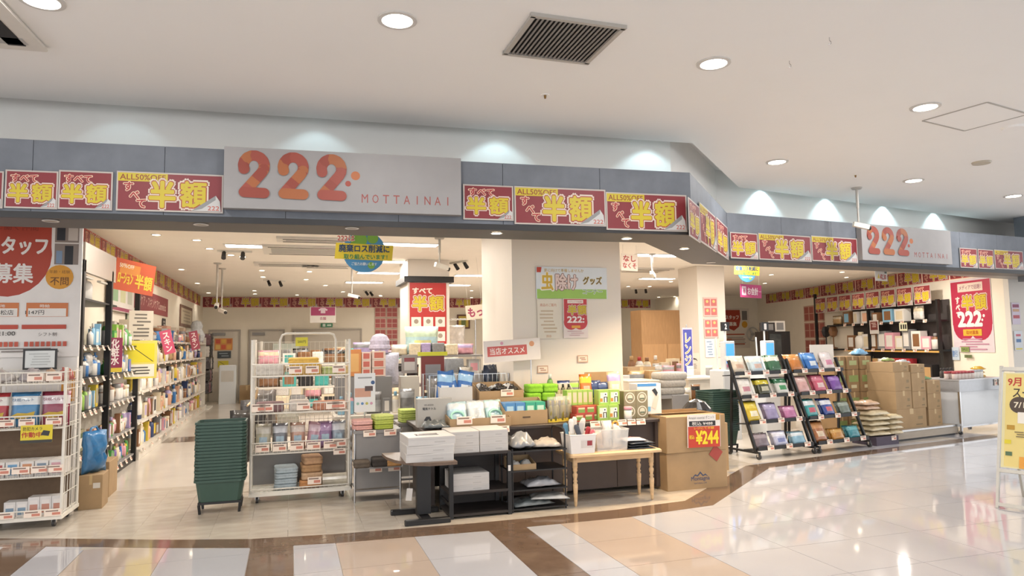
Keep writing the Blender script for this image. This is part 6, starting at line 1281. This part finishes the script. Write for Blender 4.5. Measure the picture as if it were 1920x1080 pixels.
put('camera_box', box_mesh(.3, .2, .22, 'black', 'grey'), 'black box on the glass cabinet', 'box', (11.22, 14.55, 1.72)); put('paper_box', box_mesh(.3, .25, .26, 'white', 'grey'), 'white box on the glass cabinet', 'box', (11.54, 14.6, 1.72))
panel('staff_poster', 'smaller staff recruitment poster with red shield on the far right wall', 'poster', (13.98, 19.69, 1.92), 0, 1.0, 1.3, '#ddd2c4', [('p', [(-.45, .6), (.15, .6), (.17, .3), (.1, .05), (-.1, -.08), (-.3, 0), (-.45, .15)], '#a8402c'), ('t', 'スタッフ', -.15, .36, .5, .13, '#ece2d8', .04), ('t', '募集', -.13, .14, .28, .13, '#ece2d8', .03), ('r', .33, .42, .2, .3, '#7a7470'), ('c', .32, .12, .11, '#d09a34'), ('r', -.1, -.2, .8, .04, '#b5563c'), ('r', -.1, -.36, .8, .04, '#b5563c'), ('r', -.1, -.52, .8, .04, '#b5563c')]+scribble(0, -.42, .8, .3, 5, '#a29a90'), .008)
t = thing('wall_fan', 'round pale wall fan ring beside the far staff poster', 'fan', (14.58, 19.66, 1.72)); MB().tube([(.22*math.cos(a*PI/10), 0, .22*math.sin(a*PI/10)) for a in range(20)], .02, 6, closed=True).build('ring', ink('#b9b4ac'), t); MB().cyl((0, .03, 0), (0, -.03, 0), .05).build('hub', ink('#a9a49c'), t)
for a in range(3): MB().obox((.11*math.cos(a*2.1), 0, .11*math.sin(a*2.1)), (.16, .01, .07), (0, -a*2.1, 0)).build('blade', ink('#c4bfb8'), t)
t = None
# goods fill along far centre-right, below the blue flag
t = thing('far_table', 'far low table of boxed goods before the wooden cabinet', 'table', (8.6, 14.2, 0)); MB().box(-1.4, 1.2, -.5, .5, .7, .74).build('table_top', WSH, t)
for x in (-1.3, 1.1): MB().box(x-.03, x+.03, -.45, .45, 0, .7).build('leg_panel', WSH, t)
fill((7.2, 13.75, 0), 0, 0, 2.5, 0, .741, ['box', 'pouch', 'fold'], ['white', 'grey', 'brown', 'cream', 'pink', 'silver'], .30, 'far low table front row', 'goods on the far table', 75, wr=(.12, .2))
fill((7.2, 14.1, 0), 0, 0, 2.5, 0, .741, ['box', 'bottle', 'box'], ['white', 'tan', 'red', 'brown', 'cream'], .48, 'far low table rear row', 'goods on the far table', 76, wr=(.14, .24))
# --- goods behind the white rack and far centre
for r_, (Y, x0, x1, seed) in enumerate([(13.5, -.6, 1.6, 80), (16.5, -.6, 3.8, 81)]):
    t = thing('clothing_shelf', ['nearer', 'farther'][r_]+' white shelf of dark clothes behind the wire rack', 'shelf', (0, Y, 0))
    for z in (.4, .8, 1.2): MB().box(x0, x1, -.2, .25, z-.03, z).build('board', WSH, t)
    for x in (x0, x1): MB().box(x-.02, x+.02, -.2, .25, 0, 1.65).build('side', WSH, t)
    for k, z in enumerate((.4, .8, 1.2)): fill((x0+.05, Y-.18, 0), 0, 0, x1-x0-.1, 0, z+.001, ['fold', 'pouch', 'box', 'fold'], ['black', 'grey', 'white', 'pink', 'cream', 'teal', 'brown'], .32, f'{["lower", "middle", "upper"][k]} board of the {["nearer", "farther"][r_]} clothing shelf', 'goods on the clothing shelves', seed+5*k, wr=(.18, .3), gap=.03, frm='from left')
# ================================================================ right wall rack
tA, tB = rw_px(1783, 600)[0], rw_px(1548, 600)[0]     # along the wall, near end to far end
off = .30
RL = tB-tA
o0 = rwall(tB, 0, off); RZ_ = RWA+PI                     # local x runs from the far end towards the viewer, local -y faces the shop
def rr(x, y, z): return l2w((o0.x, o0.y, 0), RZ_, (x, y, z))
RK = (o0.x, o0.y, 0)
t = thing('black_wall_rack', 'long black wall rack of boxed appliances along the right wall', 'shelf', RK, RZ_)
MB().box(RL*.28, RL, .27, .29, .2, 2.3).build('back_panel', mat('dark_back', '#46403f', .6, noise=.08), t)
for x in (0, RL*.5, RL): MB().box(x-.03, x+.03, .0, .06, 0, 2.75 if x == 0 else 2.3).build('post', BLACK, t)
LV = [.62, 1.26, 1.88]
for k, z in enumerate(LV):
    MB().box(RL*(.12 if k == 2 else .28), RL, .0, .27, z-.035, z).build('shelf', BLACK, t)
    for i in range(9): price_tag(t, (RL*.3+i*RL*.078, -.012, z-.015), 0, .12, .07, -.2)
MB().box(RL*.28, RL, -.01, .0, 1.20, 1.235).build('amber_edge', ink('#d9a85c'), t)  # amber-coloured strip along the middle shelf front
sw = .52
for i in range(8): panel('sale_poster', f'square red half-price poster over the black wall rack, {ordw(i)} from the far end', 'poster', rr(.35+i*(RL-.5)/7.4, -.02, 2.42), RZ_, sw, .40, CRM, small_half(sw, .40), .008, 'posters over the black wall rack', key='rackposter')
G2 = 'goods on the black wall rack'
fill(RK, RZ_, RL*.30, RL-.1, .03, 1.261, ['box', 'box', 'box', 'bottle'], ['white', 'white', 'cream', 'pink', 'grey', 'brown'], .46, 'middle level, black wall rack', G2, 91, wr=(.18, .34), frm='from far end', dmax=.17)
fill(RK, RZ_, RL*.14, RL-.1, .03, 1.881, ['box', 'pouch', 'box'], ['white', 'sky', 'silver', 'brown', 'tan', 'white'], .34, 'upper level, black wall rack', G2, 92, wr=(.18, .34), gap=.16, frm='from far end', dmax=.17)
fill(RK, RZ_, RL*.30, RL-.1, .03, .621, ['box', 'box'], ['white', 'red', 'grey', 'tan', 'black'], .5, 'lower level, black wall rack', G2, 93, wr=(.25, .42), frm='from far end', dmax=.17)
for i in range(2): put('black_fan', MB().lathe([(.12, 0), (.12, .03), (.02, .05), (.02, .3), (.10, .34), (.14, .46), (.10, .58), (.02, .6)], n=14, sy=.5).mesh('f'), f'dark upright fan on the floor stand at the rack far end, {["left", "right"][i]}', 'fan', rr(.25+.35*i, .15, 1.26)).data.materials.append(pm(['black', 'brown'][i]))
t = thing('fan_stand', 'dark stand carrying two upright fans at the rack far end', 'stand', rr(.42, .15, 0), RZ_); MB().box(-.42, .42, -.2, .2, 1.22, 1.259).build('board', BLACK, t); MB().box(-.03, .03, -.03, .03, 0, 1.22).build('post', BLACK, t); MB().box(-.25, .25, -.2, .2, 0, .03).build('foot', BLACK, t)
panel('rack_notice', 'maroon notice with white lines on the black rack post', 'sign', rr(RL*.56, -.03, 1.78), RZ_, .34, .32, '#d6cfc8', [('r', 0, .03, .28, .2, '#7a3a34')]+scribble(0, .05, .22, .12, 3, '#d9c9c0'), .006)
panel('rack_notice', 'white card with black blocks on the black rack shelf edge', 'sign', rr(RL*.78, -.03, 1.76), RZ_, .26, .18, '#dcd9b8', [('r', -.06, 0, .05, .1, '#2f2e2e'), ('r', .02, 0, .05, .1, '#2f2e2e'), ('r', .09, 0, .05, .1, '#2f2e2e')], .006)
for i in range(3):
    for j in range(6): pass
for i in range(3):
    tt = rw_px(1513+0*i, 600)[0]; p = rwall(tt+.35*0, 2.15-i*.52, .006); panel('flyer_sheet', f'sheet of red flyers on the right wall, {["top", "middle", "bottom"][i]} one', 'poster', rwall(rw_px(1527, 600)[0], 2.25-i*.48, .006), RZ_, 1.1, .45, '#c9a08c', [('r', x, z, .22, .18, '#a85a50') for x in (-.4, -.13, .13, .4) for z in (-.1, .1)], .006, 'flyer sheets on the right wall', key='fly3')
# big poster on the right wall and the notices
ta, tb = rw_px(1862, 590)[0], rw_px(1786, 590)[0]; m = rwall((ta+tb)/2, 1.94, .008); w, h = abs(tb-ta), 1.46
panel('sale_poster', 'tall pink half-price 222 poster on the right wall near the front', 'poster', m, RZ_, w, h, '#ddd0d4', [('r', 0, .25, w*.98, h*.60, '#b5304c'), ('c', -w*.2, -.20, w*.28, '#b5304c'), ('c', w*.2, -.20, w*.28, '#b5304c'), ('r', w*.0, .56, w*.62, .17, '#e3cfc0'), ('t', 'メディアで話題！', 0, .56, w*.54, .09, '#8a4460', .01), ('t', 'す\nべ\nて', -w*.33, .17, w*.1, .42, '#efd9d0', .06)]+half(w*.08, .25, w*.62, .30)+[('t', '222', -.05, -.07, w*.58, .28, '#f0e4e2', .05), ('c', w*.30, -.02, .03, '#f0e4e2'), ('c', w*.26, -.1, .025, '#f0e4e2'), ('r', 0, -.34, w*.46, .13, '#dfae3c'), ('t', '取材募集', 0, -.34, w*.3, .08, '#a8501c', .02)]+scribble(0, -.57, w*.8, .25, 5, '#c08aa0', 3), .008)
for i, (px, py, c, c2, w, h, nm) in enumerate([(1793, 663, '#c6d2dc', '#4a7ab8', .22, .26, 'blue lettered'), (1812, 655, '#8a9a5c', '#4d5c34', .22, .10, 'green'), (1819, 668, '#6f7a54', '#4a5238', .2, .06, 'dark green')]):
    tt, z = rw_px(px, py); panel('wall_notice', f'small {nm} notice below the tall pink poster', 'sign', rwall(tt, z, .02+.01*i), RZ_, w, h, c, [('t', '割引' if i == 0 else 'SALE', 0, 0, w*.7, h*.5, c2, .02)], .006)
for i, (z, h, c, els) in enumerate([(1.95, .40, '#d2c6d6', [('r', 0, .14, .16, .06, '#8c3c5c'), ('r', 0, .06, .16, .05, '#c9a07c'), ('r', 0, -.06, .16, .06, '#b34a54')]), (1.45, .36, '#d6dadf', [('r', 0, .1, .12, .04, '#c05a6c'), ('r', 0, 0, .12, .06, '#4f78a8'), ('r', 0, -.15, .16, .03, '#d9c95c')])]):
    p = at_y(1905 if i == 0 else 1906, 590, 9.49); panel('wall_notice', ['upper', 'lower'][i]+' notice sheet on the front wall at the far right', 'sign', (p.x, 9.488, z-.02), 0, .20, h, c, els, .006)
# ================================================================ ceiling fittings
def ceil_pt(px, py, z=Z_LIP): return at_z(px, py, z)
# slatted grille
a, b_, c_, d_ = [ceil_pt(*q) for q in ((1000, 26), (1172, 48), (1096, 115), (948, 96))]
cx = (a+b_+c_+d_)/4; ex = ((b_-a)+(c_-d_))/2; gw = ex.length; gd = (((d_-a)+(c_-b_))/2).length; ga = math.atan2(ex.y, ex.x)
t = thing('ceiling_grille', 'square slatted ventilation grille in the mall ceiling', 'grille', (cx.x, cx.y, Z_LIP), ga)
GFM = mat('grille_frame', '#b9b4ac', .45, noise=.02)
MB().box(-gw/2, gw/2, -gd/2, gd/2, -.004, -.002).build('shade_plate', mat('opening_shade', '#2c2a29', .8, noise=.05), t)  # solid plate, near-black colour stands in for shade inside the opening
for s in (-1, 1):
    MB().box(-gw/2-.02, gw/2+.02, s*gd/2-.015, s*gd/2+.015, -.022, 0).build('frame_bar', GFM, t); MB().box(s*gw/2-.015, s*gw/2+.015, -gd/2, gd/2, -.022, 0).build('frame_bar', GFM, t)
for i in range(20): MB().obox((-gw/2+(i+.5)*gw/20, 0, -.012), (.012, gd-.03, .018), (0, .5, 0)).build('slat', mat('slat_grey', '#8f8a84', .5, noise=.03), t)
# air outlet at top left
p = ceil_pt(94, 95); q = ceil_pt(0, -18); 
t = thing('air_outlet', 'white ceiling air conditioner cassette cut by the top left corner', 'air conditioner', (p.x-.52, p.y-.52, Z_LIP), -.05)
ACW = mat('ac_white', '#e3ddd3', .4, noise=.02)
MB().cbox(-.5, .5, -.5, .5, -.03, 0, .012).build('frame', ACW, t)
for s, nm in ((1, 'slot'),):
    MB().box(.30, .40, -.42, .42, -.034, -.028).build('dark_slot', MATS['opening_shade'], t); MB().box(-.40, -.30, -.42, .42, -.034, -.028).build('dark_slot', MATS['opening_shade'], t)
    MB().box(-.42, .42, .30, .40, -.034, -.028).build('flap', mat('ac_grey', '#b1aea8', .4, noise=.02), t); MB().box(-.24, .24, -.24, .24, -.036, -.028).build('centre_grille', MATS['ac_grey'], t)
# hatch
a, b_, c_, d_ = [ceil_pt(*q) for q in ((1846, 190), (1922, 212), (1815, 246), (1735, 227))]
cx = (a+b_+c_+d_)/4; ex = ((b_-a)+(c_-d_))/2; hw = ex.length; hd = (((d_-a)+(c_-b_))/2).length; ha = math.atan2(ex.y, ex.x)
t = thing('ceiling_hatch', 'square flush access hatch outlined in the mall ceiling', 'hatch', (cx.x, cx.y, Z_LIP), ha)
MB().box(-hw/2+.012, hw/2-.012, -hd/2+.012, hd/2-.012, -.004, 0).build('lid', CEIL_M, t)
for s in (-1, 1): MB().box(-hw/2, hw/2, s*hd/2-.008, s*hd/2+.008, -.006, 0).build('frame_bar', GFM, t); MB().box(s*hw/2-.008, s*hw/2+.008, -hd/2, hd/2, -.006, 0).build('frame_bar', GFM, t)
for i, (px, py, wh) in enumerate([(1022, 178, 'below the slatted grille'), (1604, 328, 'above the camera pole')]):
    p = ceil_pt(px, py); t = thing('sprinkler', 'small brass sprinkler head '+wh, 'sprinkler', (p.x, p.y, Z_LIP)); MB().cyl((0, 0, 0), (0, 0, -.004), .035, .035, 16).build('plate', CEIL_M, t); MB().cyl((0, 0, -.004), (0, 0, -.03), .012, .008, 8).build('head', mat('brass', '#8a6a3c', .4, metal=.6, noise=.03), t)
for i, (px, py) in enumerate([(1555, 70), (1480, 114)]):
    p = ceil_pt(px, py); t = thing('ceiling_hook', ['upper', 'lower'][i]+' small wire hook in the mall ceiling', 'hook', (p.x, p.y, Z_LIP)); MB().tube([(0, 0, 0), (0, 0, -.02), (.012, 0, -.03), (.012, 0, -.042), (0, 0, -.05), (-.01, 0, -.045)], .0025, 5).build('wire', CHROME, t)
for i, (px, py) in enumerate([(1840, 304), (1900, 238)]):
    p = ceil_pt(px, py); t = thing('ceiling_disc', ['beige smoke detector disc below the ceiling hatch', 'faint flat ceiling disc at the right of the hatch'][i], 'detector', (p.x, p.y, Z_LIP)); MB().cyl((0, 0, 0), (0, 0, -.02), .10, .09, 20).build('disc', ink('#c0b7a6') if i == 0 else CEIL_M, t)
# security cameras on poles
def cam_pole(label, px, py, zc, drop, rz, tip=.12):
    p = at_z(px, py, zc); t = thing('security_camera', label, 'camera', (p.x, p.y, zc), rz)
    MB().cyl((0, 0, 0), (0, 0, -.02), .07, .06, 18).build('ceiling_plate', GFM, t); MB().cyl((0, 0, -.02), (0, 0, -drop*.6), .018).build('pole', GFM, t); MB().cyl((0, 0, -drop*.6), (0, 0, -drop), .012).build('lower_pole', GFM, t)
    MB().obox((0, -.03, -drop-.05), (.06, .20, .06), (.25, 0, 0)).build('body', WIREW, t); MB().cyl((0, -.12, -drop-.08), (0, -.15, -drop-.09), .028).build('lens', BLACK, t)
cam_pole('security camera on a long pole before the right sign', 1606, 352, Z_LIP, .46, 1.2)
for i, (px, py, dr, wh) in enumerate([(408, 493, .7, 'left one of the aisle pair'), (417, 503, .75, 'right one of the aisle pair'), (660, 500, .5, 'behind the globe sign'), (824, 446, .35, 'left of the column'), (1222, 476, .3, 'right of the column')]):
    cam_pole('security camera on a pole in the shop, '+wh, px, py, Z_SHOP, dr, .6*i)
# shop ceiling air conditioners
for i, (px, py, w, d) in enumerate([(590, 468, 1.5, .9), (590, 448, 1.0, .35), (538, 494, 1.1, .4), (615, 497, .9, .5), (1210, 505, 1.0, .6)]):
    p = at_z(px, py, Z_SHOP); t = thing('air_conditioner', 'white ceiling cassette air conditioner in the shop, '+['largest beside the globe sign', 'narrow one in front of the largest', 'behind the largest one', 'far one below the globe sign', 'right of the column'][i], 'air conditioner', (p.x, p.y, Z_SHOP))
    MB().box(-w/2, w/2, -d/2, d/2, -.035, 0).build('frame', ACW, t); MB().box(-w/2+.08, w/2-.08, -d/2+.05, -d/2+.08, -.039, -.034).build('slot', MATS['opening_shade'], t); MB().box(-w/2+.08, w/2-.08, d/2-.08, d/2-.05, -.039, -.034).build('slot', MATS['opening_shade'], t); MB().box(-w/2+.12, w/2-.12, -d/2+.18 if d > .5 else -.03, d/2-.18 if d > .5 else .03, -.039, -.034).build('grille', MATS['ac_grey'], t)
# track spotlights
for i, (px, py) in enumerate([(440, 470), (515, 525), (690, 545), (770, 512), (860, 490), (1200, 540), (1300, 520)]):
    p = at_z(px, py, Z_SHOP); t = thing('track_spotlight', f'small black track spotlight on the shop ceiling, {ordw(i)} from the left', 'spotlight', (p.x, p.y, Z_SHOP), .5*i)
    MB().box(-.25, .25, -.018, .018, -.03, 0).build('track', WIREW, t)
    for x in (-.15, .12): MB().cyl((x, 0, -.03), (x, -.08, -.13), .03, .035, 10).build('head', BLACK, t)

bpy.data.scenes.remove(TXS)
